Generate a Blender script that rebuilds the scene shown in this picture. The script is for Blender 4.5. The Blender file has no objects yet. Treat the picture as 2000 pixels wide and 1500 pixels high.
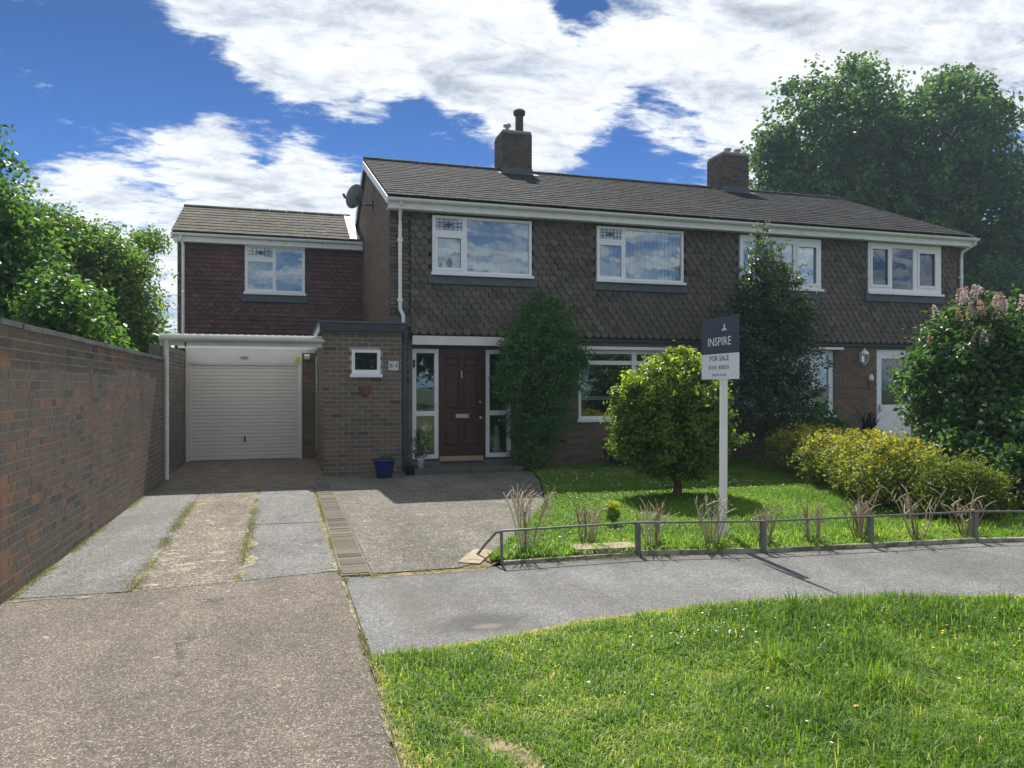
import bpy, math, random
import numpy as np
from mathutils import Vector, Matrix
random.seed(7); RNG = np.random.default_rng(7)
R = math.radians
scene = bpy.context.scene
col = scene.collection
# ------------------------------------------------------------------ camera
HEAD = 0.2887
cd = bpy.data.cameras.new('camera'); cam = bpy.data.objects.new('camera', cd); col.objects.link(cam)
cam.location = (0, 0, 1.55); cam.rotation_euler = (R(90), 0, -HEAD)
cd.sensor_width = 36; cd.lens = 26.70; cd.shift_y = 0.00305; cd.clip_start = 0.05; cd.clip_end = 1500
scene.camera = cam
# ------------------------------------------------------------------ world
SUN = Vector((0.10, 1.0, 1.39)).normalized()
SUN_EL = math.asin(SUN.z); SUN_AZ = math.atan2(SUN.x, SUN.y)
SKY = 0.14
world = bpy.data.worlds.new('World'); scene.world = world; world.use_nodes = True
nt = world.node_tree; nt.nodes.clear()
def N(tree, kind, **kw):
    n = tree.nodes.new(kind)
    for k, v in kw.items():
        if k == 'inp':
            for kk, vv in v.items(): n.inputs[kk].default_value = vv
        else: setattr(n, k, v)
    return n
def L(tree, a, b): tree.links.new(a, b)
def math_node(tree, op, a, b=None, c=None, clamp=False):
    n = tree.nodes.new('ShaderNodeMath'); n.operation = op; n.use_clamp = clamp
    for i, x in enumerate((a, b, c)):
        if x is None: continue
        if isinstance(x, (int, float)): n.inputs[i].default_value = x
        else: tree.links.new(x, n.inputs[i])
    return n.outputs[0]
def maprange(tree, v, a, b, c=0.0, d=1.0, smooth=True):
    n = tree.nodes.new('ShaderNodeMapRange'); n.interpolation_type = 'SMOOTHSTEP' if smooth else 'LINEAR'
    tree.links.new(v, n.inputs[0])
    for i, x in enumerate((a, b, c, d)): n.inputs[i + 1].default_value = x
    return n.outputs[0]
def mixcol(tree, f, a, b, mode='MIX'):
    n = tree.nodes.new('ShaderNodeMix'); n.data_type = 'RGBA'; n.blend_type = mode
    for s, x in ((n.inputs[0], f), (n.inputs[6], a), (n.inputs[7], b)):
        if isinstance(x, (int, float)): s.default_value = x
        elif isinstance(x, tuple): s.default_value = x if len(x) == 4 else (*x, 1)
        else: tree.links.new(x, s)
    return n.outputs[2]
sky = N(nt, 'ShaderNodeTexSky', sky_type='NISHITA', sun_disc=False, sun_elevation=SUN_EL, sun_rotation=SUN_AZ)
sky.air_density = 1.0; sky.dust_density = 0.3; sky.ozone_density = 2.5
tc = N(nt, 'ShaderNodeTexCoord'); dirv = tc.outputs['Generated']
sep = N(nt, 'ShaderNodeSeparateXYZ'); L(nt, dirv, sep.inputs[0])
zz = math_node(nt, 'ADD', math_node(nt, 'MAXIMUM', sep.outputs[2], 0.0), 0.16)
cmb = N(nt, 'ShaderNodeCombineXYZ')
L(nt, math_node(nt, 'DIVIDE', sep.outputs[0], zz), cmb.inputs[0]); L(nt, math_node(nt, 'DIVIDE', sep.outputs[1], zz), cmb.inputs[1])
mp = N(nt, 'ShaderNodeMapping'); L(nt, cmb.outputs[0], mp.inputs[0]); mp.inputs[2].default_value = (0, 0, R(28)); mp.inputs[3].default_value = (0.8, 1.25, 1)
n1 = N(nt, 'ShaderNodeTexNoise', inp={'Scale': 4.2, 'Detail': 14.0, 'Roughness': 0.70, 'Distortion': 0.25}); L(nt, mp.outputs[0], n1.inputs['Vector'])
n2 = N(nt, 'ShaderNodeTexNoise', inp={'Scale': 5.5, 'Detail': 10.0, 'Roughness': 0.66, 'Distortion': 0.3}); L(nt, mp.outputs[0], n2.inputs['Vector'])
n2.noise_dimensions = '4D'; n2.inputs['W'].default_value = 3.7
blobs = [(-15.3,17.7,9.5,-1.00), (-8.7,19.0,6.6,-1.00), (-2.8,19.5,3.5,-0.60), (1.1,18.9,4.2,-1.00), (5.9,17.8,3.9,-1.00), (10.8,17.4,3.5,-1.00), (13.8,16.4,2.7,-0.80), (26.5,16.8,4.2,-0.80), (21.5,26.0,1.7,-0.90), (23.5,15.2,3.1,-0.60), (49.4,13.6,3.9,-0.70), (43.4,21.2,2.3,-0.60), (-17.4,21.3,5.8,-0.80), (1.5,24.7,5.8,1.00), (-3.8,24.7,3.8,0.9), (-8.5,25.8,3.2,.9), (-1.0,22.3,2.2,.7), (10.8,23.7,6.6,.8), (16.5,20.5,4.6,0.7), (33.5,14.5,4.5,-.35), (29.8,24.3,9.3,.55), (38.6,22.3,7.7,.6), (47.8,21.3,7.7,.7), (-8.7,12.2,5.5,1.00), (-1.4,14.3,5.4,1.0), (-3.6,17.6,2.0,0.8), (-10.5,15.3,3.2,.55), (2.9,13.1,4.2,1.00), (-14.1,11.7,5.0,0.70), (-5.5,16.2,2.3,0.50), (21.2,19.1,2.7,0.60), (5.1,21.2,2.3,0.60)]
bias = None
for (az, el, rad, w) in blobs:
    dv = (math.sin(R(az)) * math.cos(R(el)), math.cos(R(az)) * math.cos(R(el)), math.sin(R(el)))
    dn = N(nt, 'ShaderNodeVectorMath', operation='DOT_PRODUCT'); L(nt, dirv, dn.inputs[0]); dn.inputs[1].default_value = dv
    g = maprange(nt, dn.outputs['Value'], math.cos(R(rad * 1.55)), math.cos(R(rad * 0.25)), 0.0, w)
    bias = g if bias is None else math_node(nt, 'ADD', bias, g)
bias = math_node(nt, 'MAXIMUM', math_node(nt, 'MINIMUM', bias, 1.0), -1.0)
dens = math_node(nt, 'ADD', n1.outputs['Fac'], math_node(nt, 'MULTIPLY', bias, 0.225))
n3 = N(nt, 'ShaderNodeTexNoise', inp={'Scale': 15.0, 'Detail': 9.0, 'Roughness': 0.62, 'Distortion': 0.6}); L(nt, mp.outputs[0], n3.inputs['Vector'])
dens = math_node(nt, 'ADD', dens, math_node(nt, 'MULTIPLY', math_node(nt, 'SUBTRACT', n3.outputs['Fac'], 0.5), 0.44))
mask = maprange(nt, dens, 0.375, 0.60)
mask = math_node(nt, 'MULTIPLY', mask, maprange(nt, sep.outputs[2], -0.02, 0.03))
cr = N(nt, 'ShaderNodeValToRGB'); L(nt, n2.outputs['Fac'], cr.inputs[0])
cr.color_ramp.elements[0].position = 0.34; cr.color_ramp.elements[0].color = (0.44, 0.50, 0.60, 1)
cr.color_ramp.elements[1].position = 0.53; cr.color_ramp.elements[1].color = (0.92, 0.95, 1.0, 1)
edge = maprange(nt, dens, 0.50, 0.62)            # thin cloud is brighter than the thick middle
thick = maprange(nt, dens, 0.62, 0.90, 1.0, 0.78)
ccol = mixcol(nt, 1.0, cr.outputs[0], (3.6, 3.6, 3.6), 'MULTIPLY')
vm = N(nt, 'ShaderNodeVectorMath', operation='SCALE'); L(nt, ccol, vm.inputs[0]); L(nt, thick, vm.inputs['Scale'])
skyt = mixcol(nt, 1.0, sky.outputs[0], (0.056, 0.128, 0.246), 'MULTIPLY')
grd = N(nt, 'ShaderNodeVectorMath', operation='SCALE'); L(nt, skyt, grd.inputs[0]); L(nt, maprange(nt, sep.outputs[2], .12, .46, 1.34, .82), grd.inputs['Scale'])
fin = mixcol(nt, mask, grd.outputs[0], vm.outputs[0])
bg = N(nt, 'ShaderNodeBackground'); bg.inputs[1].default_value = SKY; L(nt, fin, bg.inputs[0])
wo = N(nt, 'ShaderNodeOutputWorld'); L(nt, bg.outputs[0], wo.inputs[0])
sd = bpy.data.lights.new('sun', 'SUN'); so = bpy.data.objects.new('sun', sd); col.objects.link(so)
sd.energy = 3.1; sd.angle = R(0.53); sd.color = (1.0, 0.95, 0.87)
so.rotation_euler = (-SUN).to_track_quat('-Z', 'Y').to_euler(); so.location = SUN * 60
vs = scene.view_settings; scene.display_settings.display_device = 'sRGB'
vs.view_transform = 'Standard'; vs.look = 'None'; vs.gamma = 1; vs.use_curve_mapping = False; vs.exposure = 1.17
scene.cycles.max_bounces = 8; scene.cycles.transparent_max_bounces = 12

# ------------------------------------------------------------------ materials
def newmat(name):
    m = bpy.data.materials.new(name); m.use_nodes = True
    t = m.node_tree; p = t.nodes['Principled BSDF']
    return m, t, p
def ramp(t, fac, stops, interp='LINEAR'):
    r = t.nodes.new('ShaderNodeValToRGB'); r.color_ramp.interpolation = interp
    while len(r.color_ramp.elements) < len(stops): r.color_ramp.elements.new(0.5)
    for e, (p, c) in zip(r.color_ramp.elements, stops): e.position = p; e.color = (*c, 1)
    t.links.new(fac, r.inputs[0]); return r.outputs[0]
def pos(t, scale=(1, 1, 1)):
    g = t.nodes.new('ShaderNodeNewGeometry')
    if scale == (1, 1, 1): return g.outputs['Position']
    m = t.nodes.new('ShaderNodeMapping'); m.inputs[3].default_value = scale; t.links.new(g.outputs['Position'], m.inputs[0]); return m.outputs[0]
def noise(t, vec, scale, detail=4, rough=0.55, dist=0):
    n = N(t, 'ShaderNodeTexNoise', inp={'Scale': scale, 'Detail': detail, 'Roughness': rough, 'Distortion': dist}); t.links.new(vec, n.inputs['Vector']); return n.outputs['Fac']
def bump(t, p, h, strength=0.3, dist=0.01):
    b = t.nodes.new('ShaderNodeBump'); b.inputs['Strength'].default_value = strength; b.inputs['Distance'].default_value = dist
    t.links.new(h, b.inputs['Height']); t.links.new(b.outputs[0], p.inputs['Normal'])
def simple(name, c, rough=0.6, var=0.12, vscale=3.0, metal=0, bumpy=0.0, spec=0.5, dirt=None):
    m, t, p = newmat(name); v = pos(t)
    n = noise(t, v, vscale, 6, 0.6)
    lo = tuple(x * (1 - var) for x in c); hi = tuple(min(1, x * (1 + var)) for x in c)
    o = ramp(t, n, [(0.3, lo), (0.7, hi)])
    if dirt:
        d = maprange(t, noise(t, v, dirt[0], 8, 0.7), dirt[1], dirt[2]); o = mixcol(t, d, o, dirt[3])
    t.links.new(o, p.inputs['Base Color']); p.inputs['Roughness'].default_value = rough; p.inputs['Metallic'].default_value = metal
    p.inputs['Specular IOR Level'].default_value = spec
    if bumpy: bump(t, p, noise(t, v, 60, 4), bumpy, 0.004)
    return m
def toned(name, stops, rough=0.8, nscale=35, nmix=0.35, dirt=None, bumpy=0.4, spec=0.3):
    """per-piece 'tone' attribute picks the body colour, noise adds grain"""
    m, t, p = newmat(name); v = pos(t)
    a = N(t, 'ShaderNodeAttribute', attribute_name='tone')
    o = ramp(t, a.outputs['Fac'], stops)
    n = noise(t, v, nscale, 5, 0.65)
    g = ramp(t, n, [(0.25, (1 - nmix,) * 3), (0.75, (1 + nmix * .6,) * 3)])
    o = mixcol(t, 1.0, o, g, 'MULTIPLY')
    for dd in (dirt or []):
        d = maprange(t, noise(t, v, dd[0], 7, 0.65), dd[1], dd[2], 0, dd[4] if len(dd) > 4 else 1); o = mixcol(t, d, o, dd[3])
    t.links.new(o, p.inputs['Base Color']); p.inputs['Roughness'].default_value = rough; p.inputs['Specular IOR Level'].default_value = spec
    if bumpy: bump(t, p, n, bumpy, 0.006)
    return m
M = {}
M['brick_buff'] = toned('brown buff brick', [(0, (.078,.064,.052)), (.25, (.150,.122,.090)), (.5, (.205,.155,.108)), (.72, (.128,.105,.083)), (.86, (.220,.135,.092)), (1, (.260,.145,.095))], dirt=[(2.2, .5, .75, (.10,.105,.075), .5)])
M['brick_red'] = toned('weathered red brick', [(0, (.10,.098,.094)), (.2, (.165,.14,.118)), (.42, (.215,.15,.112)), (.6, (.175,.158,.132)), (.8, (.26,.155,.105)), (1, (.36,.19,.115))], dirt=[(1.4, .45, .7, (.10,.105,.08), .65), (9, .6, .75, (.25,.23,.19), .5)])
M['coping'] = toned('grey coping tile', [(0, (.15,.155,.155)), (1, (.24,.24,.235))], rough=.8, dirt=[(4, .5, .65, (.10,.11,.06), .7)])
M['brick_dark'] = toned('dark chimney brick', [(0, (.05,.047,.045)), (.5, (.105,.085,.072)), (1, (.14,.095,.07))], dirt=[(3, .5, .7, (.16,.16,.13), .5)])
M['mortar'] = simple('mortar', (.38,.355,.295), .95, .2, 8, bumpy=.4)
M['mortar_dark'] = simple('old mortar', (.165,.155,.13), .95, .25, 5, bumpy=.4)
M['mortar_old'] = simple('weathered mortar', (.31,.29,.24), .95, .25, 5, bumpy=.4, dirt=(2, .5, .7, (.09,.10,.07)))
M['hung'] = toned('dark clay hung tile', [(0, (.080,.068,.060)), (.35, (.130,.104,.088)), (.6, (.126,.117,.094)), (.8, (.160,.113,.088)), (1, (.165,.155,.122))], rough=.75, nscale=22, dirt=[(.9, .48, .66, (.105,.115,.075), .6), (2.5, .56, .70, (.045,.04,.038), .6), (14, .62, .72, (.19,.19,.16), .4)])
M['hung_red'] = toned('plum clay hung tile', [(0, (.075,.044,.046)), (.5, (.135,.064,.064)), (1, (.18,.085,.075))], rough=.7, nscale=22, dirt=[(1.1, .5, .75, (.085,.075,.07), .5)])
M['roof'] = toned('weathered concrete roof tile', spec=.08, stops= [(0, (.016,.018,.022)), (.5, (.028,.031,.036)), (1, (.046,.046,.049))], rough=.85, nscale=18, nmix=.5, dirt=[(2.6, .52, .70, (.085,.068,.040), .45), (24, .56, .64, (.17,.17,.155), .85), (7, .55, .7, (.012,.012,.014), .7), (1.1, .55, .75, (.09,.045,.03), .45)])
M['roof_moss'] = toned('mossy roof tile', [(0, (.036,.032,.028)), (.5, (.062,.054,.042)), (1, (.095,.08,.055))], rough=.9, nscale=14, nmix=.5, dirt=[(3.0, .5, .62, (.11,.10,.035), .65), (35, .58, .66, (.3,.29,.24), .8)])
M['white'] = simple('white painted trim', (.80,.81,.80), .42, .06, 2, dirt=(7, .52, .80, (.50,.50,.45)))
M['upvc'] = simple('white window frame', (.84,.85,.86), .28, .03, 2)
M['weathered_white'] = simple('weathered white paint', (.72,.71,.66), .55, .08, 4, dirt=(9, .6, .72, (.42,.40,.34)))
M['cream'] = simple('cream garage door steel', (.68,.665,.63), .42, .03, 1.2, dirt=(4, .6, .9, (.5,.48,.44)))
M['cream_trim'] = simple('cream painted board', (.66,.66,.64), .5, .06, 3)
M['blackplastic'] = simple('black plastic', (.02,.02,.022), .4)
M['lead'] = simple('lead flashing', (.070,.085,.102), .5, .2, 6)
M['felt'] = simple('dark roofing felt', (.045,.055,.065), .8, .2, 5)
M['slate_paint'] = simple('slate grey painted pipe', (.075,.095,.115), .4, .1)
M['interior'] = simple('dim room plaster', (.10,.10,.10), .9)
M['curtain'] = simple('net curtain', (.86,.88,.87), .9, .05, 30)
M['step'] = simple('damp paving step', (.10,.095,.082), .8, .3, 6, bumpy=.3)
M['mahogany'] = simple('mahogany stained timber', (.060,.016,.015), .32, .3, 5)
M['mahogany2'] = simple('mahogany door panel', (.078,.021,.018), .3, .3, 7)
M['silver'] = simple('satin chrome', (.62,.62,.62), .3, .03, metal=1)
M['tan'] = simple('pale timber sill', (.42,.33,.2), .6)
M['blue'] = simple('blue glazed pottery', (.008,.022,.16), .22, .25, 9)
M['terracotta'] = simple('terracotta', (.26,.10,.06), .85, .2, 9)
M['darkpot'] = simple('sooty clay', (.085,.058,.052), .85, .3, 9)
M['soil'] = simple('soil', (.06,.045,.032), 1, .3, 12, bumpy=.6)
M['mat'] = simple('dark doormat', (.02,.022,.028), 1, .3, 60, bumpy=.6)
M['galv'] = simple('painted tubular steel', (.15,.16,.15), .45, .25, 9, metal=.3, dirt=(14, .54, .66, (.2,.12,.07)))
M['dish'] = simple('grey dish metal', (.28,.30,.32), .5, .08)
M['signpost'] = simple('white sign post', (.80,.80,.77), .45, .05, 4, dirt=(12, .62, .8, (.5,.48,.42)))
M['signdark'] = simple('dark slate sign board', (.045,.060,.082), .45, .06)
M['signwhite'] = simple('white sign board', (.80,.82,.85), .45, .03)
M['ink_red'] = simple('dark red sign ink', (.33,.05,.09), .5, 0)
M['ink_navy'] = simple('navy sign ink', (.05,.07,.12), .5, 0)
M['ink_teal'] = simple('teal sign ink', (.05,.30,.40), .5, 0)
M['bark'] = simple('grey brown bark', (.11,.085,.06), .95, .35, 12, bumpy=.8)
M['twig'] = toned('bare pruned twig', [(0, (.22,.15,.09)), (.5, (.42,.33,.21)), (1, (.64,.57,.42))], rough=.8, nscale=60)
M['stone'] = simple('pale kerb stone', (.33,.31,.25), .9, .25, 9, bumpy=.5, dirt=(5, .44, .6, (.13,.135,.075)))
M['slab'] = simple('sandy paving slab', (.36,.29,.20), .9, .2, 7, bumpy=.3, dirt=(8, .5, .66, (.20,.18,.12)))
M['paver'] = toned('worn edging brick', [(0, (.095,.085,.066)), (.5, (.135,.120,.092)), (1, (.17,.15,.112))], rough=.9, nscale=40, dirt=[(5, .55, .7, (.11,.12,.06), .6)])
M['shedroof'] = simple('pale shed roof sheet', (.45,.47,.48), .5, .1)
M['shedwood'] = simple('dark stained timber', (.07,.06,.05), .8, .3)
M['pot_clay'] = M['terracotta']
def glass(name='window glass', tint=(.84,.88,.89)):
    m = bpy.data.materials.new(name); m.use_nodes = True; t = m.node_tree; t.nodes.clear()
    tr = N(t, 'ShaderNodeBsdfTransparent'); tr.inputs[0].default_value = (*tint, 1)
    gl = N(t, 'ShaderNodeBsdfGlossy'); gl.inputs['Roughness'].default_value = 0.015; gl.inputs[0].default_value = (.95, .98, 1, 1)
    fr = N(t, 'ShaderNodeFresnel'); fr.inputs[0].default_value = 1.55
    f = math_node(t, 'ADD', math_node(t, 'MULTIPLY', fr.outputs[0], 1.5), 0.07, clamp=True)
    mx = N(t, 'ShaderNodeMixShader'); L(t, f, mx.inputs[0]); L(t, tr.outputs[0], mx.inputs[1]); L(t, gl.outputs[0], mx.inputs[2])
    # slight waviness of old panes
    b = N(t, 'ShaderNodeBump'); b.inputs['Strength'].default_value = .05; b.inputs['Distance'].default_value = .02
    n = noise(t, pos(t), 2.5, 2); L(t, n, b.inputs['Height']); L(t, b.outputs[0], gl.inputs['Normal'])
    o = N(t, 'ShaderNodeOutputMaterial'); L(t, mx.outputs[0], o.inputs[0]); return m
M['glass'] = glass()
def sheetmat():
    m = bpy.data.materials.new('milky corrugated sheet'); m.use_nodes = True; t = m.node_tree; p = t.nodes['Principled BSDF']
    p.inputs['Base Color'].default_value = (.74, .76, .76, 1); p.inputs['Roughness'].default_value = .5
    tl = N(t, 'ShaderNodeBsdfTranslucent'); tl.inputs[0].default_value = (.72, .76, .80, 1)
    mx = N(t, 'ShaderNodeMixShader'); mx.inputs[0].default_value = .55
    L(t, p.outputs[0], mx.inputs[1]); L(t, tl.outputs[0], mx.inputs[2]); L(t, mx.outputs[0], t.nodes['Material Output'].inputs[0]); return m
M['sheet'] = sheetmat()
def leafmat(name, stops, trans=.45, rough=.45, tcol=(1.0, 1.15, .45)):
    m = bpy.data.materials.new(name); m.use_nodes = True; t = m.node_tree; p = t.nodes['Principled BSDF']
    a = N(t, 'ShaderNodeAttribute', attribute_name='tone'); c = ramp(t, a.outputs['Fac'], stops)
    t.links.new(c, p.inputs['Base Color']); p.inputs['Roughness'].default_value = rough; p.inputs['Specular IOR Level'].default_value = .35
    tl = N(t, 'ShaderNodeBsdfTranslucent'); L(t, mixcol(t, 1.0, c, (*[x * 1.6 for x in tcol],), 'MULTIPLY'), tl.inputs[0])
    mx = N(t, 'ShaderNodeMixShader'); mx.inputs[0].default_value = trans
    L(t, p.outputs[0], mx.inputs[1]); L(t, tl.outputs[0], mx.inputs[2]); L(t, mx.outputs[0], t.nodes['Material Output'].inputs[0]); return m
M['leaf_oak'] = leafmat('broadleaf foliage', [(0, (.036,.070,.036)), (.5, (.072,.130,.055)), (1, (.16,.235,.085))], .5)
M['leaf_dark'] = leafmat('dark evergreen foliage', [(0, (.028,.050,.032)), (.6, (.055,.095,.048)), (1, (.17,.19,.11))], .35, .3)
M['leaf_mid'] = leafmat('glossy climbing foliage', [(0, (.045,.10,.032)), (.6, (.095,.21,.05)), (1, (.17,.32,.07))], .42, .35)
M['leaf_lime'] = leafmat('lime yellow foliage', [(0, (.070,.13,.025)), (.45, (.16,.25,.034)), (.75, (.36,.42,.05)), (1, (.55,.55,.08))], .52, .4, (1.05, 1.05, .4))
M['leaf_hedge'] = leafmat('variegated hedge foliage', [(0, (.070,.105,.025)), (.5, (.17,.215,.04)), (.8, (.36,.36,.055)), (1, (.54,.44,.07))], .5, .45, (1.05, 1.0, .4))
M['leaf_lilac'] = leafmat('lilac foliage', [(0, (.040,.080,.034)), (.6, (.075,.15,.050)), (1, (.19,.27,.10))], .45, .4)
M['leaf_left'] = leafmat('bright broadleaf foliage', [(0, (.045,.095,.032)), (.5, (.09,.17,.045)), (.85, (.18,.26,.055)), (1, (.32,.31,.07))], .5, .4)
M['bloom'] = leafmat('faded pink blossom', [(0, (.36,.20,.12)), (.35, (.46,.36,.31)), (1, (.66,.58,.64))], .3, .7, (1, .9, .8))
M['leaf_purple'] = leafmat('dark purple blade foliage', [(0, (.02,.012,.018)), (1, (.055,.025,.035))], .15, .4, (1, .6, .6))
M['grass'] = leafmat('lawn grass blades', [(0, (.035,.075,.015)), (.35, (.10,.185,.026)), (.7, (.185,.30,.045)), (.9, (.32,.39,.10)), (1, (.55,.47,.22))], .5, .5, (1.0, 1.15, .35))
M['daisy'] = simple('daisy petals', (.80,.80,.78), .7, .03)
M['dandelion'] = simple('dandelion petals', (.75,.50,.02), .7, .1)

# ground materials
def aggregate(name, cols, patch, scale=95, rough=.9, pale=None, extra=None, cracks=None, bump_s=.55, moss=.25):
    m, t, p = newmat(name); v = pos(t)
    vo = N(t, 'ShaderNodeTexVoronoi', inp={'Scale': scale, 'Randomness': 1.0}); L(t, v, vo.inputs['Vector'])
    sp = N(t, 'ShaderNodeSeparateColor'); L(t, vo.outputs['Color'], sp.inputs[0])
    c = ramp(t, sp.outputs[0], cols)
    big = noise(t, v, 1.1, 6, .6)
    c = mixcol(t, 1.0, c, ramp(t, big, [(.3, (patch[0],) * 3), (.7, (patch[1],) * 3)]), 'MULTIPLY')
    mid = noise(t, pos(t, (1, 1, 1)), 7, 6, .7)
    c = mixcol(t, 1.0, c, ramp(t, mid, [(.3, (.86,.86,.87)), (.7, (1.12, 1.11, 1.09))]), 'MULTIPLY')
    if pale: c = mixcol(t, maprange(t, noise(t, pos(t, (1.0, 1.7, 1)), 4.2, 9, .74), pale[0], pale[1], 0, .85), c, pale[2])
    if moss: c = mixcol(t, maprange(t, noise(t, v, 2.3, 9, .75), .60, .78, 0, moss), c, (.10,.105,.035))
    # uneven wear: broad tyre-worn bands, blotches and hairline cracks
    wv = noise(t, pos(t, (2.2, .5, 1)), .9, 5, .6); c = mixcol(t, 1.0, c, ramp(t, wv, [(.35, (.80,.79,.78)), (.62, (1.08,1.08,1.07))]), 'MULTIPLY')
    bl = noise(t, v, 17, 5, .7); c = mixcol(t, 1.0, c, ramp(t, bl, [(.32, (.80,.79,.77)), (.68, (1.12,1.12,1.11))]), 'MULTIPLY')
    wc = N(t, 'ShaderNodeTexVoronoi', inp={'Scale': 7.0, 'Randomness': 1.0}); t.links.new(v, wc.inputs['Vector'])
    ws = N(t, 'ShaderNodeSeparateColor'); t.links.new(wc.outputs['Color'], ws.inputs[0])
    chip = math_node(t, 'MULTIPLY', maprange(t, math_node(t, 'ADD', wc.outputs['Distance'], math_node(t, 'MULTIPLY', noise(t, v, 30, 3), .22)), .27, .17), maprange(t, ws.outputs[0], .90, .96))
    if cracks: c = mixcol(t, math_node(t, 'MULTIPLY', chip, .8), c, (.44, .40, .33))
    if cracks:
        wn = N(t, 'ShaderNodeTexNoise', inp={'Scale': 2.0, 'Detail': 8.0, 'Roughness': .7}); t.links.new(v, wn.inputs['Vector'])
        sc = N(t, 'ShaderNodeVectorMath', operation='MULTIPLY_ADD'); t.links.new(wn.outputs['Color'], sc.inputs[0]); sc.inputs[1].default_value = (.9, .9, 0); t.links.new(v, sc.inputs[2])
        ve = N(t, 'ShaderNodeTexVoronoi', feature='DISTANCE_TO_EDGE', inp={'Scale': cracks}); t.links.new(sc.outputs[0], ve.inputs['Vector'])
        ck = math_node(t, 'MULTIPLY', maprange(t, ve.outputs['Distance'], .009, .001), maprange(t, noise(t, v, .8, 3), .46, .58))
        c = mixcol(t, math_node(t, 'MULTIPLY', ck, .75), c, (.045, .04, .03))
    if extra: c = extra(t, c)
    t.links.new(c, p.inputs['Base Color']); p.inputs['Roughness'].default_value = rough; p.inputs['Specular IOR Level'].default_value = .35
    h = math_node(t, 'ADD', math_node(t, 'MULTIPLY', vo.outputs['Distance'], -1.0), math_node(t, 'MULTIPLY', mid, .6))
    bump(t, p, h, bump_s, .006); return m
M['agg'] = aggregate('exposed aggregate concrete', [(0, (.075,.063,.052)), (.3, (.135,.116,.098)), (.7, (.180,.156,.132)), (.90, (.25,.22,.185)), (1, (.50,.46,.40))], (.82, 1.1), 150, pale=(.64, .76, (.42,.37,.28)), moss=.22, cracks=.45)
M['agg_mid'] = aggregate('stained aggregate concrete', [(0, (.09,.075,.06)), (.4, (.165,.145,.12)), (.8, (.25,.22,.18)), (1, (.50,.45,.37))], (.75, 1.1), 80, pale=(.555, .64, (.50,.44,.33)), moss=.75, cracks=.9)
M['agg_park'] = aggregate('lichen spotted aggregate', [(0, (.085,.08,.07)), (.4, (.135,.127,.11)), (.8, (.19,.18,.155)), (1, (.36,.34,.29))], (.8, 1.1), 75, pale=(.575, .67, (.42,.38,.28)), moss=.5, cracks=.6)
M['agg_grey'] = aggregate('pale grey concrete strip', [(0, (.105,.105,.103)), (.5, (.165,.165,.162)), (.85, (.235,.233,.228)), (1, (.40,.39,.38))], (.8, 1.12), 110, pale=(.70, .82, (.44,.41,.33)), bump_s=.3, moss=.22, cracks=.8)
def tarmac_stains(t, c):
    g = pos(t)
    def ell(cx, cy, rx, ry, r0, r1):
        m = t.nodes.new('ShaderNodeMapping'); m.vector_type = 'POINT'; m.inputs[1].default_value = (-cx / rx, -cy / ry, 0); m.inputs[3].default_value = (1 / rx, 1 / ry, 0); t.links.new(g, m.inputs[0])
        l = N(t, 'ShaderNodeVectorMath', operation='LENGTH'); t.links.new(m.outputs[0], l.inputs[0])
        d = math_node(t, 'ADD', l.outputs['Value'], math_node(t, 'MULTIPLY', noise(t, g, 4.5, 5, .6), .9)); return maprange(t, d, r1 + .45, r0 + .45)
    c = mixcol(t, math_node(t, 'MULTIPLY', ell(1.25, 4.86, .42, .26, .35, 1.15), .62), c, (.045, .043, .040))
    c = mixcol(t, math_node(t, 'MULTIPLY', ell(1.27, 4.78, .14, .07, .3, 1.0), .6), c, (.24, .20, .16))
    c = mixcol(t, math_node(t, 'MULTIPLY', ell(.85, 5.4, .20, .9, .1, 1.3), .55), c, (.10, .085, .065))
    c = mixcol(t, math_node(t, 'MULTIPLY', ell(3.2, 6.3, 3.6, .28, .1, 1.2), .5), c, (.055, .052, .048))
    return c
M['tarmac'] = aggregate('worn grey tarmac', [(0, (.090,.092,.092)), (.5, (.15,.152,.151)), (.85, (.205,.206,.205)), (1, (.34,.34,.335))], (.80, 1.12), 150, rough=.8, bump_s=.3, moss=.0, extra=tarmac_stains)
M['apron'] = simple('stained concrete apron', (.15,.12,.085), .9, .35, 4, bumpy=.3, dirt=(2.2, .5, .75, (.07,.055,.045)))
M['earth'] = simple('lawn soil', (.075,.085,.03), 1, .35, 6, bumpy=.6)
M['dryearth'] = simple('dry edge soil', (.27,.21,.125), 1, .35, 14, bumpy=.6, dirt=(11, .44, .56, (.12,.115,.05)))
M['mossbed'] = simple('mossy joint soil', (.10,.095,.05), 1, .4, 20, bumpy=.6)
M['field'] = simple('distant grass', (.05,.07,.025), 1, .3, .2)

# ------------------------------------------------------------------ mesh helpers
# thin air haze, added mostly to stand in for a lens flare veil
def haze_box(den):
    vs = [(x, y, z) for z in (-1.2, 26) for y in (-60, 90) for x in (-70, 90)]
    me = bpy.data.meshes.new('haze'); me.from_pydata(vs, [], [(0,2,3,1), (4,5,7,6), (0,1,5,4), (2,6,7,3), (0,4,6,2), (1,3,7,5)])
    m = bpy.data.materials.new('flare veil haze'); m.use_nodes = True; t = m.node_tree; t.nodes.clear()
    v = N(t, 'ShaderNodeVolumePrincipled'); v.inputs['Color'].default_value = (.62, .84, 1, 1); v.inputs['Density'].default_value = den; v.inputs['Anisotropy'].default_value = .25
    o = N(t, 'ShaderNodeOutputMaterial'); L(t, v.outputs[0], o.inputs['Volume']); me.materials.append(m)
    ob = bpy.data.objects.new('haze', me); col.objects.link(ob); ob['kind'] = 'stuff'
haze_box(.0009)
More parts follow.
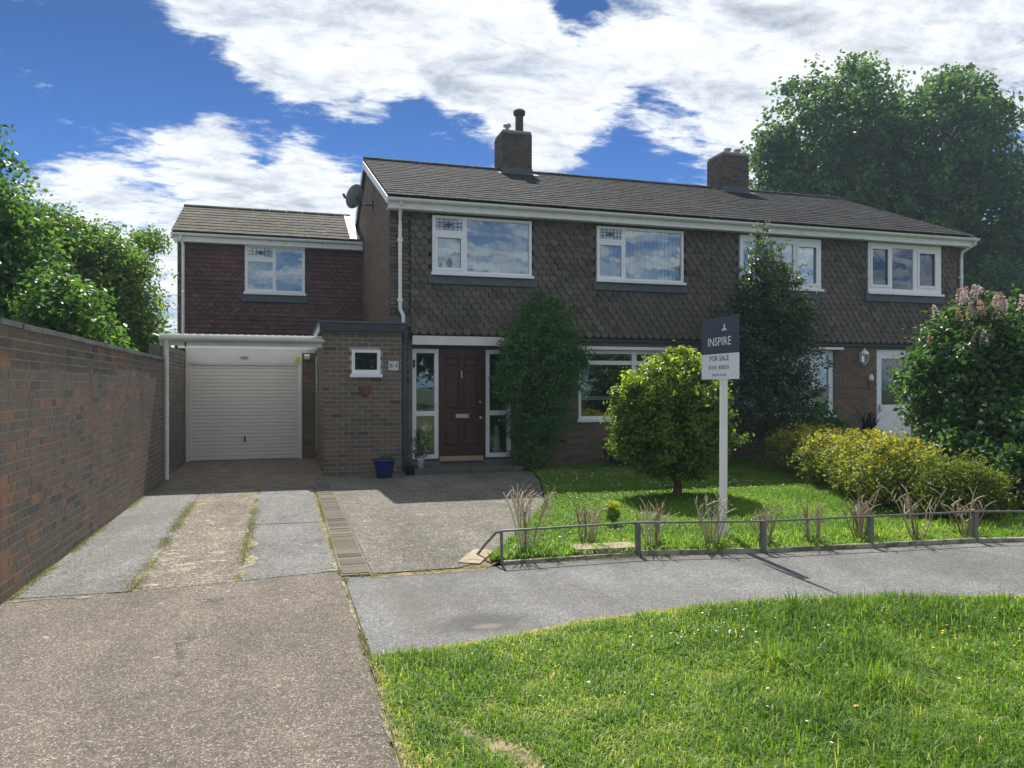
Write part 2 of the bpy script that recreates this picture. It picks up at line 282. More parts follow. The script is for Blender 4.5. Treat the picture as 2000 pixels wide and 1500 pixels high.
class MB:
    def __init__(s): s.v = []; s.f = []; s.t = []
    def add(s, vs, fs, tone=0.5):
        o = len(s.v); s.v += [tuple(x) for x in vs]; s.f += [tuple(i + o for i in f) for f in fs]; s.t += [tone] * len(vs); return s
    def box(s, x0, x1, y0, y1, z0, z1, tone=.5):
        return s.add([(x, y, z) for z in (z0, z1) for y in (y0, y1) for x in (x0, x1)],
                     [(0,2,3,1), (4,5,7,6), (0,1,5,4), (2,6,7,3), (0,4,6,2), (1,3,7,5)], tone)
    def obox(s, c, d, m=None, tone=.5):
        m = m or Matrix.Identity(3); c = Vector(c)
        vs = [c + m @ Vector((x * d[0] / 2, y * d[1] / 2, z * d[2] / 2)) for z in (-1, 1) for y in (-1, 1) for x in (-1, 1)]
        return s.add(vs, [(0,2,3,1), (4,5,7,6), (0,1,5,4), (2,6,7,3), (0,4,6,2), (1,3,7,5)], tone)
    def tube(s, pts, rad, n=8, tone=.5, cap=True):
        pts = [Vector(p) for p in pts]; rad = rad if isinstance(rad, (list, tuple)) else [rad] * len(pts)
        vs = []; up = Vector((0.03, 0.02, 1))
        for i, p in enumerate(pts):
            d = (pts[min(i + 1, len(pts) - 1)] - pts[max(i - 1, 0)])
            if d.length < 1e-9: d = Vector((0, 0, 1))
            d.normalize(); a = d.cross(up if abs(d.z) < .9 else Vector((1, .1, 0))).normalized(); b = d.cross(a)
            for k in range(n):
                q = 2 * math.pi * k / n; vs.append(p + (a * math.cos(q) + b * math.sin(q)) * rad[i])
        fs = [(i * n + k, i * n + (k + 1) % n, (i + 1) * n + (k + 1) % n, (i + 1) * n + k) for i in range(len(pts) - 1) for k in range(n)]
        if cap: fs += [tuple(range(n))[::-1], tuple((len(pts) - 1) * n + k for k in range(n))]
        return s.add(vs, fs, tone)
    def lathe(s, c, prof, n=20, tone=.5):
        vs = [(c[0] + r * math.cos(2 * math.pi * k / n), c[1] + r * math.sin(2 * math.pi * k / n), c[2] + z) for r, z in prof for k in range(n)]
        fs = [(i * n + k, i * n + (k + 1) % n, (i + 1) * n + (k + 1) % n, (i + 1) * n + k) for i in range(len(prof) - 1) for k in range(n)]
        return s.add(vs, fs, tone)
    def prism(s, poly, z0, z1, tone=.5):
        n = len(poly); vs = [(x, y, z0) for x, y in poly] + [(x, y, z1) for x, y in poly]
        return s.add(vs, [tuple(range(n))[::-1], tuple(range(n, 2 * n))] + [(i, (i + 1) % n, n + (i + 1) % n, n + i) for i in range(n)], tone)
    def extr(s, prof, a, b, tone=.5):
        """closed (y,z) profile swept along x from a to b"""
        n = len(prof); vs = [(a, y, z) for y, z in prof] + [(b, y, z) for y, z in prof]
        return s.add(vs, [tuple(range(n)), tuple(range(n, 2 * n))[::-1]] + [(i, n + i, n + (i + 1) % n, (i + 1) % n) for i in range(n)], tone)
    def mesh(s, name, smooth=False):
        me = bpy.data.meshes.new(name); me.from_pydata([tuple(v) for v in s.v], [], s.f)
        at = me.attributes.new('tone', 'FLOAT', 'POINT'); at.data.foreach_set('value', s.t)
        if smooth: me.shade_smooth()
        return me
def wloc(o):
    v = Vector((0, 0, 0))
    while o is not None: v += o.location; o = o.parent
    return v
def link(name, me, mat, parent=None, smooth=False):
    o = bpy.data.objects.new(name, me)
    if mat is not None and not me.materials: me.materials.append(mat)
    col.objects.link(o)
    if parent is not None: o.parent = parent; o.location = -wloc(parent)
    return o
def part(name, mb, mat, parent=None, smooth=False):
    return link(name, mb.mesh(name, smooth), mat, parent)
def thing(name, label, cat, loc, group=None):
    o = bpy.data.objects.new(name, None); o.empty_display_size = .1; o.location = loc; col.objects.link(o)
    o['label'] = label; o['category'] = cat
    if group: o['group'] = group
    return o
def struct(name, mb, mat):
    o = part(name, mb, mat); o['kind'] = 'structure'; return o
def copy_tree(o, parent=None):
    c = o.copy(); col.objects.link(c)
    if parent is not None: c.parent = parent
    for ch in list(o.children): copy_tree(ch, c)
    return c
def holed(x0, x1, z0, z1, holes, y0, y1, mb=None):
    """slab in the XZ plane, y0 = front, with rectangular holes (hx0,hx1,hz0,hz1)"""
    mb = mb or MB()
    xs = sorted({x0, x1, *[min(max(h[i], x0), x1) for h in holes for i in (0, 1)]}); zs = sorted({z0, z1, *[min(max(h[i], z0), z1) for h in holes for i in (2, 3)]})
    def solid(i, j):
        if i < 0 or j < 0 or i >= len(xs) - 1 or j >= len(zs) - 1: return False
        cx = (xs[i] + xs[i + 1]) / 2; cz = (zs[j] + zs[j + 1]) / 2
        return not any(h[0] < cx < h[1] and h[2] < cz < h[3] for h in holes)
    for i in range(len(xs) - 1):
        for j in range(len(zs) - 1):
            if not solid(i, j): continue
            a, b, c, d = xs[i], xs[i + 1], zs[j], zs[j + 1]
            mb.add([(a,y0,c),(b,y0,c),(b,y0,d),(a,y0,d)], [(0,1,2,3)]); mb.add([(a,y1,c),(b,y1,c),(b,y1,d),(a,y1,d)], [(3,2,1,0)])
            if not solid(i-1, j): mb.add([(a,y0,c),(a,y0,d),(a,y1,d),(a,y1,c)], [(0,1,2,3)])
            if not solid(i+1, j): mb.add([(b,y0,c),(b,y1,c),(b,y1,d),(b,y0,d)], [(0,1,2,3)])
            if not solid(i, j-1): mb.add([(a,y0,c),(a,y1,c),(b,y1,c),(b,y0,c)], [(0,1,2,3)])
            if not solid(i, j+1): mb.add([(a,y0,d),(b,y0,d),(b,y1,d),(a,y1,d)], [(0,1,2,3)])
    return mb
CAM = Vector((0, 0, 1.55))
def pieces(name, tmpl, mats, mat, parent, limit=300, tones=None, stuffname=None, nvar=10):
    """tmpl = (verts, faces); mats = list of 4x4 matrices (world).  The nearest `limit` become parts, the rest one joined part"""
    tv = np.array(tmpl[0], float); tf = tmpl[1]
    tones = list(tones if tones is not None else RNG.random(len(mats)))
    order = sorted(range(len(mats)), key=lambda i: (mats[i].translation - CAM).length)
    near, far = order[:limit], order[limit:]
    var = []
    for k in range(nvar):
        me = bpy.data.meshes.new(name); me.from_pydata(tv.tolist(), [], tf)
        at = me.attributes.new('tone', 'FLOAT', 'POINT'); at.data.foreach_set('value', [(k + .5) / nvar] * len(tv)); me.materials.append(mat); var.append(me)
    off = Matrix.Translation(-wloc(parent))
    for i in near:
        o = bpy.data.objects.new(name, var[min(nvar - 1, int(tones[i] * nvar))]); col.objects.link(o); o.parent = parent
        o.matrix_local = off @ mats[i]
    if far:
        V = []; F = []; T = []; n = len(tv); h = np.c_[tv, np.ones(n)]
        for q, i in enumerate(far):
            V.append((h @ np.array(mats[i]).T)[:, :3]); F += [tuple(a + q * n for a in f) for f in tf]; T += [tones[i]] * n
        me = bpy.data.meshes.new(stuffname or name + '_field'); me.from_pydata(np.concatenate(V).tolist(), [], F)
        at = me.attributes.new('tone', 'FLOAT', 'POINT'); at.data.foreach_set('value', T)
        o = link(stuffname or name + '_field', me, mat, parent); o['kind'] = 'stuff'
UNIT = ([(x, y, z) for z in (-.5, .5) for y in (-.5, .5) for x in (-.5, .5)], [(0,2,3,1), (4,5,7,6), (0,1,5,4), (2,6,7,3), (0,4,6,2), (1,3,7,5)])
def trs(c, d, rz=0, rx=0): return Matrix.Translation(c) @ Matrix.Rotation(rz, 4, 'Z') @ Matrix.Rotation(rx, 4, 'X') @ Matrix.Diagonal((*d, 1))
def brick_rects(length, height, holes, bl=.225, bh=.075, joint=.0125, bond='stretcher'):
    """layout of bricks (s0,s1,z0,z1) on a plane of given length/height, cut round holes"""
    out = []; rows = int(round(height / bh))
    for r in range(rows):
        z0 = r * bh; z1 = z0 + bh - joint
        s = -bl / 2 if r % 2 else 0.0
        k = 0
        while s < length:
            w = bl
            if bond == 'flemish': w = bl if (k % 2 == 0) else bl / 2 + .003
            if bond == 'flemish' and k == 0 and r % 2: s = -bl * .25
            a, b = max(s, 0), min(s + w - joint, length); s += w; k += 1
            segs = [(a, b)]
            for (h0, h1, g0, g1) in holes:
                if z1 > g0 + .01 and z0 < g1 - .01:
                    ns = []
                    for (p, q) in segs:
                        if q <= h0 or p >= h1: ns.append((p, q)); continue
                        if p < h0: ns.append((p, h0))
                        if q > h1: ns.append((h1, q))
                    segs = ns
            for (p, q) in segs:
                if q - p > .03: out.append((p, q, z0, z1))
    return out
def bricks_xz(x0, x1, z0, z1, yface, holes=(), depth=.05, **kw):
    """bricks facing -Y"""
    hs = [(h[0] - x0, h[1] - x0, h[2] - z0, h[3] - z0) for h in holes]
    res = []
    for (a, b, c, d) in brick_rects(x1 - x0, z1 - z0, hs, **kw):
        j = random.uniform(-.0012, .0012)
        res.append(trs((x0 + (a + b) / 2, yface + depth / 2 + j, z0 + (c + d) / 2), (b - a, depth, d - c)))
    return res
def bricks_yz(y0, y1, z0, z1, xface, side=1, depth=.05, **kw):
    res = []
    for (a, b, c, d) in brick_rects(y1 - y0, z1 - z0, [], **kw):
        j = random.uniform(-.0007, .0007)
        res.append(trs((xface - side * depth / 2 + j, y0 + (a + b) / 2, z0 + (c + d) / 2), (depth, b - a, d - c)))
    return res

# ================================================================== GROUND
def sheet(name, poly, z, mat, kind='structure', sub=None):
    n = len(poly); mb = MB().add([(x, y, z) for x, y in poly], [tuple(range(n))])
    return struct(name, mb, mat)
struct('ground', MB().add([(-400,-400,-.06),(400,-400,-.06),(400,600,-.06),(-400,600,-.06)], [(0,1,2,3)]), M['field'])
drive = struct('driveway', MB().add([(-14,-9,0),(.445,-9,0)] + [(.443 + .012 * math.sin(k * 1.7) + .009 * math.sin(k * 3.9 + 1) + random.uniform(-.006, .006), -.5 + k * .115, 0) for k in range(60)] + [(.430,6.60,0),(-.35,6.60,0),(-1.13,6.60,0),(-1.95,6.60,0),(-14,6.60,0)], [tuple(range(67))]), M['agg'])
sheet('joint_bed', [(-1.96,6.2),(.50,6.2),(.50,14),(-1.96,14)], -.006, M['dryearth'])
sheet('joint_bed', [(.40,-9),(.50,-9),(.50,6.3),(.40,6.3)], -.010, M['mossbed'])
sheet('driveway_strip', [(-1.93,6.36),(-1.13,6.34),(-1.14,8.79),(-1.145,8.81),(-1.23,12.25),(-1.93,12.25)], .003, M['agg_grey'])
sheet('driveway_middle', [(-1.125,6.33),(-.36,6.43),(-.39,9.0),(-.40,12.22),(-1.21,12.25)], .002, M['agg_mid'])
sheet('driveway_strip', [(-.345,6.44),(.415,6.55),(.365,8.96),(-.375,9.01)], .003, M['agg_grey'])
sheet('driveway_strip', [(-.378,9.035),(.363,8.985),(.385,11.95),(-.385,12.2)], .004, M['agg_grey'])
sheet('garage_apron', [(-1.98,12.26),(.39,12.1),(.39,11.98),(.62,11.98),(.62,17.2),(-1.98,17.2)], .004, M['apron'])
sheet('parking_bed', [(.66,6.25),(1.6,6.25),(1.9,6.6),(2.4,7.5),(4.35,13.2),(.66,13.2)], -.002, M['dryearth'])
sheet('parking_area', [(.685,6.36),(1.43,6.36),(1.72,6.62),(2.23,7.5),(3.28,9.51),(4.0,11.86),(4.28,13.1),(4.28,14.2),(.62,14.2),(.62,11.2),(.675,11.0)], .006, M['agg_park'])
N_EDGE = [(.455,6.33),(1.42,6.32),(1.8,6.36),(3.11,6.37),(4.29,6.13),(5.44,6.03),(6.63,5.93),(8.2,5.60),(11,4.9),(17,3.4),(30,0)]
S_EDGE = [(.49,4.39),(.84,4.42),(1.34,4.51),(1.85,4.68),(2.51,4.72),(2.93,4.76),(3.72,4.66),(4.45,4.47),(5.23,4.31),(7.5,3.6),(11,2.6),(17,1.2),(30,-2)]
sheet('path', N_EDGE[::-1] + [(.47,4.4)] + S_EDGE[1:], -.004, M['tarmac'])
# path edge soil strip, then the grass verge
dry = [(x, y + .05) for x, y in S_EDGE]
sheet('verge_edge_soil', dry + [(30,-3),(5.2,4.0),(2.9,4.45),(.66,4.1),(.56,3.3),(.52,2.6),(.50,-9),(.452,-9),(.447,3.1),(.462,4.4)], .000, M['dryearth'])
LAWN = [(1.72,6.50),(3.11,6.42),(4.29,6.18),(5.44,6.08),(6.63,5.98),(8.2,5.65),(11,4.95),(17,3.5),(17,14.06),(4.3,14.06),(4.30,13.1),(4.02,11.86),(3.30,9.51),(2.25,7.5)]
def poly_grid(poly, step, zf):
    """triangulate roughly: even grid points inside a polygon, for undulating turf"""
    pass
sheet('lawn_soil', LAWN, .015, M['earth'])
sheet('worn_tracks', [(.57,3.75),(.66,3.62),(.75,3.42),(.90,3.22),(1.0,3.02),(1.1,2.7),(.95,2.7),(.86,3.0),(.72,3.18),(.62,3.40)], .0165, M['dryearth'])
sheet('verge_soil', [(x, y - .03) for x, y in S_EDGE] + [(30,-9),(.50,-9),(.50,2.9),(.52,4.33)], .008, M['earth'])
sheet('back_garden', [(-30,6.5),(-2.3,6.5),(-2.3,60),(-30,60)], -.03, M['earth'])
def broken_edge(pts, wmin, wmax, z, mat, side=1, seed=1):
    rr = random.Random(seed); a = []; b = []
    for (p, q) in zip(pts, pts[1:]):
        n = max(3, int(math.dist(p, q) / .07)); dx, dy = q[0] - p[0], q[1] - p[1]; l = math.hypot(dx, dy); nx, ny = -dy / l * side, dx / l * side
        for i in range(n):
            t = i / n; w = wmin + (wmax - wmin) * max(0, .5 + .5 * math.sin(i * .55 + seed) + rr.uniform(-.45, .35)); x, y = p[0] + dx * t, p[1] + dy * t
            a.append((x - nx * rr.uniform(0, .006), y - ny * rr.uniform(0, .006), z)); b.append((x + nx * w, y + ny * w, z))
    mb = MB()
    for i in range(len(a) - 1): mb.add([a[i], a[i + 1], b[i + 1], b[i]], [(0,1,2,3)])
    struct('broken_edge', mb, mat)
M['brokenedge'] = simple('pale broken concrete edge', (.31,.28,.20), .95, .3, 18, bumpy=.6, dirt=(17, .44, .58, (.15,.145,.07)))
broken_edge([(-.37, 8.6), (-.35, 6.45)], .0, .10, .0065, M['brokenedge'], 1, 3)
broken_edge([(-1.135, 8.0), (-1.13, 6.34), (-1.35, 6.33)], .0, .05, .0065, M['brokenedge'], -1, 5)
broken_edge([(.44, 6.2), (.455, 4.4), (.44, 3.0)], .0, .022, .0035, M['brokenedge'], -1, 8)
broken_edge([(-1.94, 6.30), (-1.3, 6.27)], .0, .07, .0035, M['brokenedge'], -1, 9)
broken_edge([(.41, 6.85), (.415, 6.56), (.22, 6.53)], .0, .05, .0065, M['brokenedge'], -1, 2)
# edging bricks down the side of the driveway
edg = []
yy = 6.44
while yy < 13.4:
    x = .55 + .02 * math.sin(yy * 3)
    edg.append(Matrix.Translation((.555, yy, -.014 + random.uniform(-.003, .004))) @ Matrix.Rotation(random.uniform(-.02, .02), 4, 'Z') @ Matrix.Diagonal((.215, .098, .05, 1))); yy += .108
eg = struct('edging_course', MB().box(.43, .675, 6.36, 13.45, -.05, .008), M['mortar_dark'])
pieces('brick', UNIT, edg, M['paver'], eg)
# kerb stones
kb = struct('kerb', MB().add([(x, y, -.003) for x, y in N_EDGE[2:8]] + [(x, y + .09, -.003) for x, y in N_EDGE[2:8]][::-1], [tuple(range(12))]), M['dryearth'])
kst = []
for (a, b) in zip(N_EDGE[2:9], N_EDGE[3:10]):
    a = Vector((*a, 0)); b = Vector((*b, 0)); d = b - a; n = max(1, round(d.length / .915)); an = math.atan2(d.y, d.x)
    for i in range(n):
        c = a + d * ((i + .5) / n) + Vector((0, .045 + random.uniform(-.006, .006), random.uniform(-.014, .006)))
        kst.append(Matrix.Translation(c) @ Matrix.Rotation(an + random.uniform(-.012, .012), 4, 'Z') @ Matrix.Rotation(random.uniform(-.05, .05), 4, 'X') @ Matrix.Diagonal((d.length / n - .012, .05, .07, 1)))
pieces('kerb_stone', UNIT, kst, M['stone'], kb)
o = part('paving_slab', MB().obox((2.84, 6.56, .045), (.60, .24, .05), Matrix.Rotation(-.10, 3, 'Z')), M['slab'])
o['label'] = 'sandy flat paving slab lying behind the kerb in front of the second pruned bush'; o['category'] = 'paving slab'
o = part('paving_slab', MB().obox((1.66, 6.72, -.005), (.20, .55, .04), Matrix.Rotation(-.5, 3, 'Z')), M['slab'])
o['label'] = 'pinkish paving slab at the left end of the low railing by the parking area'; o['category'] = 'paving slab'

# ================================================================== GARDEN WALL
gw = thing('garden_wall', 'long weathered red brick garden wall on the left of the driveway', 'brick wall', (-2.06, 10, 0))
part('wall_core', MB().box(-2.165, -1.9525, 6.2155, 13.83, -.05, 1.995), M['mortar_old'], gw)
bm_ = bricks_yz(6.215, 13.84, 0, 1.995, -1.95, 1, bl=.225, bh=.0767, bond='flemish')
bm_ += bricks_xz(-2.175, -1.955, 0, 1.995, 6.212, bh=.0767, depth=.04)
tn = [min(1, max(0, RNG.beta(1.7, 1.6) * (1.0 if m.translation.z > .45 else .92) + .07 * math.sin(m.translation.y * 1.3))) for m in bm_]
pieces('brick', UNIT, bm_, M['brick_red'], gw, tones=tn)
cop = []
y = 6.2
while y < 13.8:
    cop.append(trs((-2.0625 + random.uniform(-.004, .004), y + .22, 2.018 + random.uniform(-.003, .003)), (.262, .438, .045))); y += .45
pieces('coping_tile', UNIT, cop, M['coping'], gw)

# ================================================================== WINDOWS
def window(parent, x0, x1, z0, z1, y, panes, sashes=(), fw=.05, mat='upvc', blind=None, lead=(), sill=True, depth=.07, name='window'):
    """frame mesh = holed slab; panes = glazed rects; sashes = indices of panes with a proud inner frame"""
    f = holed(x0, x1, z0, z1, panes, y, y + depth)
    for i in sashes:
        a, b, c, d = panes[i]; holed(a - .03, b + .03, c - .03, d + .03, [(a + .022, b - .022, c + .022, d - .022)], y - .018, y - .001, f)
    if sill: f.box(x0 - .03, x1 + .03, y - .07, y - .002, z0 - .045, z0 + .008)
    w = part(name, f, M[mat], parent)
    for i, (a, b, c, d) in enumerate(panes):
        g = part('pane', MB().box(a - .004, b + .004, y + .028, y + .036, c - .004, d + .004), M['glass'], w)
        g.rotation_euler = (0, 0, 0)
        if i in lead:
            mb = MB(); hgt = d - c; wd = b - a; cx = (a + b) / 2; cz = (c + d) / 2; yl = y + .022
            for q in (1/6, 1/3, 2/3, 5/6): mb.box(a + wd * q - .005, a + wd * q + .005, yl, yl + .004, c, d)
            for q in (1/3, 2/3): mb.box(a, b, yl - .003, yl, c + hgt * q - .005, c + hgt * q + .005)
            mb.add([(cx, yl - .006, cz + hgt * .36), (cx + .022, yl - .006, cz + .022), (cx + wd * .22, yl - .006, cz), (cx + .022, yl - .006, cz - .022), (cx, yl - .006, cz - hgt * .36), (cx - .022, yl - .006, cz - .022), (cx - wd * .22, yl - .006, cz), (cx - .022, yl - .006, cz + .022)], [tuple(range(8))])
            part('leaded_light', mb, M['lead'], w)
    if blind == 'vertical':
        mb = MB(); xx = x0 + .04
        while xx < x1 - .10:
            mb.obox((xx + .045, y + .095, (z0 + z1) / 2), (.088, .003, z1 - z0 - .06), Matrix.Rotation(.16, 3, 'Z')); xx += .088
        part('vertical_blind', mb, M['curtain'], w)
    if blind == 'venetian':
        mb = MB(); zc = z0 + .04
        while zc < z1 - .03: mb.obox(((x0 + x1) / 2, y + .095, zc), (x1 - x0 - .06, .030, .003), Matrix.Rotation(-1.0, 3, 'X')); zc += .024
        part('venetian_blind', mb, M['curtain'], w)
    if blind == 'net':
        mb = MB(); n = int((x1 - x0) / .035)
        pts = [(x0 + .03 + (x1 - x0 - .06) * i / n, y + .095 + .008 * math.sin(i * 1.1) + .006 * math.sin(i * 2.7)) for i in range(n + 1)]
        for (a, b) in zip(pts, pts[1:]): mb.add([(a[0], a[1], z0 + .02), (b[0], b[1], z0 + .02), (b[0], b[1], z1 - .02), (a[0], a[1], z1 - .02)], [(0,1,2,3)])
        part('net_curtain', mb, M['curtain'], w)
    return w

# scalloped hung tile template: origin at centre, faces -Y, width .16, the foot rounded
def scallop(w=.160, h=.135, th=.020, round_=True):
    if round_:
        pr = [(-w/2, h * .62), (-w/2, h * .04)] + [(-w/2 * math.cos(q), h * .04 - h * .54 * math.sin(q)) for q in (math.pi*.18, math.pi*.36, math.pi*.5, math.pi*.64, math.pi*.82)] + [(w/2, h * .04), (w/2, h * .62)]
    else: pr = [(-w/2, h * .55), (-w/2, -h * .42), (w/2, -h * .42), (w/2, h * .55)]
    n = len(pr); front = [(x, -th - .022 * (.55 - z / h), z) for x, z in pr]; back = [(x, -.022 * (.55 - z / h), z) for x, z in pr]
    return front + back, [tuple(range(n))[::-1]] + [(i, (i + 1) % n, n + (i + 1) % n, n + i) for i in range(n)]
def hang_tiles(parent, x0, x1, z0, z1, y, holes, mat, tw=.166, gauge=.118, scallop_rows=None, seed=0, nm='hung_tile', limit=300):
    tw = (x1 - x0) / round((x1 - x0) / tw); rnd = random.Random(seed); A = []; B = []; r = 0; z = z0 + gauge * .4
    while z < z1 - gauge * .2:
        x = x0 + (tw / 2 if r % 2 == 0 else 0)
        while x < x1 + .01:
            cx, cz = x, z
            w = 1.0
            if cx + tw/2 > x1 + .001: w = .5; cx = x1 - tw / 4
            if cx - tw/2 < x0 - .001: w = .5; cx = x0 + tw / 4
            ok = w > .25 and not any(h[0] - tw * .12 < cx < h[1] + tw * .12 and h[2] - gauge * .45 < cz < h[3] + gauge * .35 for h in holes)
            if ok:
                m = Matrix.Translation((cx + rnd.uniform(-.002, .002), y + rnd.uniform(-.003, .002), cz)) @ Matrix.Rotation(rnd.gauss(0, .012), 4, 'Y') @ Matrix.Rotation(rnd.uniform(-.03, .02), 4, 'X') @ Matrix.Diagonal((w, 1, gauge / .118, 1))
                (A if (scallop_rows is None or r in scallop_rows) else B).append(m)
            x += tw
        z += gauge; r += 1
    for lst, rd in ((A, True), (B, False)):
        if lst:
            tn = [min(1, max(0, .5 + .5 * math.sin(m.translation.x * 1.7 + m.translation.z * 2.1) * .35 + rnd.gauss(0, .27))) for m in lst]
            pieces(nm if rd or not A else 'plain_' + nm, scallop(round_=rd), lst, mat, parent, limit=limit, tones=tn)
def roof_tiles(parent, x0, x1, ye, ze, yr, zr, tw, rows, mat, skip=(), limit=300, lift=.0):
    an = math.atan2(zr - ze, yr - ye); Ls = math.hypot(zr - ze, yr - ye); g = Ls / rows; out = []; tn = []
    ph = RNG.random(3) * 6
    for r in range(rows):
        n = int(round((x1 - x0) / tw)); w = (x1 - x0) / n
        for i in range(n + (r % 2)):
            xc = x0 + (i + .5) * w - (w / 2 if r % 2 else 0); a = max(xc - w/2, x0); b = min(xc + w/2, x1)
            if b - a < .03: continue
            s = (r + .5) * g; yc = ye + math.cos(an) * s; zc = ze + math.sin(an) * s
            if any(k[0] < (a + b) / 2 < k[1] and k[2] < yc < k[3] for k in skip): continue
            m = Matrix.Translation(((a + b) / 2, yc - math.sin(an) * .03, zc + math.cos(an) * (.022 + lift + random.uniform(0, .005)))) @ Matrix.Rotation(an - .045 + random.uniform(-.006, .006), 4, 'X') @ Matrix.Rotation(random.uniform(-.006, .006), 4, 'Y') @ Matrix.Diagonal((b - a - .004, g * 1.12, .018, 1))
            out.append(m); tn.append(min(1, max(0, .5 + .2 * math.sin(xc * .9 + ph[0]) + random.gauss(0, .2))))
    pieces('roof_tile', UNIT, out, mat, parent, tones=tn, limit=limit)
def gutter(mb, x0, x1, y, z, r=.057):
    n = 8; pr = [(y + r * math.cos(math.pi + math.pi * k / n), z + r * math.sin(math.pi + math.pi * k / n)) for k in range(n + 1)]
    pr += [(p[0] * 1, p[1]) for p in [(y + (r - .006) * math.cos(math.pi + math.pi * k / n), z + (r - .006) * math.sin(math.pi + math.pi * k / n)) for k in range(n, -1, -1)]]
    return mb.extr(pr, x0, x1)

# ================================================================== MAIN HOUSES
YF = 14.05; YB = 22.3; PARTY = 8.47; ZE = 5.0; ZR = 6.90; YR_ = 18.17; YE = 13.74
HL = 1.83; HR = 15.13
houseA = thing('semi_detached_house', 'left semi with scalloped hung tiles, mahogany front door and tall chimney pot', 'house', (5.1, 18, 0))
houseB = thing('semi_detached_house', 'right semi with two stubby chimney pots, partly behind the dark pointed evergreen', 'house', (11.8, 18, 0))
w1 = (2.60, 4.54, 3.68, 4.75); w2 = (5.90, 7.82, 3.68, 4.75); w3 = (9.15, 11.17, 3.67, 4.76); w4 = (12.42, 14.45, 3.67, 4.78)
dr = (2.235, 4.18, .16, 2.34); bw = (5.55, 8.10, .90, 2.36); nw = (8.70, 11.60, .93, 2.36); nd = (12.74, 13.74, .0, 2.40)
def slope_z(y): return ZE + (ZR - ZE) * (y - YE) / (YR_ - YE)
def house_shell(h, x0, x1, gh, uh, mortar):
    part('wall', holed(x0, x1, -.1, 2.47, gh, YF + .007, YF + .26), M[mortar], h)
    part('upper_wall', holed(x0, x1, 2.47, 5.02, uh, YF - .012, YF + .24), M['felt'], h)
    mb = MB(); mb.box(x0, x1, YB - .2, YB, -.1, 5.0)
    part('rear_wall', mb, M['brick_buff'], h)
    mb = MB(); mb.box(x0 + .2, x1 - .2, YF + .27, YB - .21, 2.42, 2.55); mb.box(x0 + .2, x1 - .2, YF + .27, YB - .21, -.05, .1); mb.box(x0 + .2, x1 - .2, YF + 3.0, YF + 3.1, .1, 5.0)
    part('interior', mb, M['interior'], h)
    # roof deck both slopes
    mb = MB()
    pr = [(YE + .02, ZE - .02), (YR_, ZR - .02), (2 * YR_ - YE, ZE - .02), (2 * YR_ - YE, ZE - .10), (YR_, ZR - .12), (YE + .02, ZE - .08)]
    mb.extr(pr, x0 - (.10 if x0 < 5 else -.0), x1 + (.08 if x1 > 10 else 0))
    part('roof', mb, M['felt'], h)
house_shell(houseA, HL, PARTY, [dr, bw], [w1, w2], 'mortar_dark')
house_shell(houseB, PARTY + .002, HR, [nw, nd], [w3, w4], 'mortar_dark')
# gable walls
def gable(h, x, side):
    mb = MB(); a = x; b = x - side * .22
    pr = [(YF + .013, -.1), (YF + .013, slope_z(YF) - .05), (YR_, ZR - .13), (YB - .205, slope_z(2 * YR_ - YB + .2) - .05), (YB - .205, -.1)]
    mb.extr(pr if side < 0 else pr[::-1], a + .0, b); return mb
gA = part('gable_wall', gable(houseA, HL, -1), M['mortar_dark'], houseA)
part('gable_wall', gable(houseB, HR, 1), M['mortar_dark'], houseB)
gb = [m for m in bricks_yz(YF + .02, 21.9, .0, 6.75, HL - .012, -1, depth=.03) if m.translation.z < 5.0 + .43 * (min(m.translation.y, 36.34 - m.translation.y) - 13.74) - .14]
pieces('gable_brick', UNIT, gb, M['brick_buff'], houseA, limit=0, stuffname='gable_brickwork', tones=[RNG.beta(2, 1.6) * .8 + .2 for _ in gb])
# front brickwork
rects = bricks_xz(HL, 2.19, 0, 4.86, YF - .035, depth=.045)
rects += bricks_xz(4.185, PARTY - .01, 0, 2.40, YF - .0, [bw])
pieces('brick', UNIT, rects, M['brick_buff'], houseA, tones=[RNG.beta(1.5, 1.8) for _ in rects])
rects = bricks_xz(PARTY, HR, 0, 2.40, YF - .0, [nw, nd]) + bricks_xz(14.93, HR, 2.4, 4.86, YF - .035, depth=.045)
pieces('brick', UNIT, rects, M['brick_buff'], houseB, tones=[min(.999, .45 + .55 * RNG.beta(1.4, 1.2)) for _ in rects])
# hung tiles
hang_tiles(houseA, 2.20, PARTY - .002, 2.55, 4.87, YF - .045, [w1, w2], M['hung'], seed=3)
hang_tiles(houseB, PARTY + .004, 14.92, 2.55, 4.87, YF - .045, [w3, w4], M['hung'], seed=4)
part('tile_apron', MB().box(2.2, PARTY - .003, YF - .085, YF - .013, 2.455, 2.50), M['felt'], houseA)
part('tile_apron', MB().box(PARTY + .003, 14.92, YF - .085, YF - .013, 2.455, 2.50), M['felt'], houseB)
# lead aprons under the windows
for h, w in ((houseA, w1), (houseA, w2), (houseB, w3), (houseB, w4)):
    mb = MB(); mb.add([(w[0] - .08, YF - .125, w[2] - .20), (w[1] + .08, YF - .125, w[2] - .20), (w[1] + .08, YF - .105, w[2] - .01), (w[0] - .08, YF - .105, w[2] - .01), (w[0] - .08, YF - .05, w[2] - .20), (w[1] + .08, YF - .05, w[2] - .20), (w[1] + .08, YF - .05, w[2] - .01), (w[0] - .08, YF - .05, w[2] - .01)], [(0,1,2,3), (4,7,6,5), (0,4,5,1), (3,2,6,7), (0,3,7,4), (1,5,6,2)])
    part('window_flashing', mb, M['lead'], h)
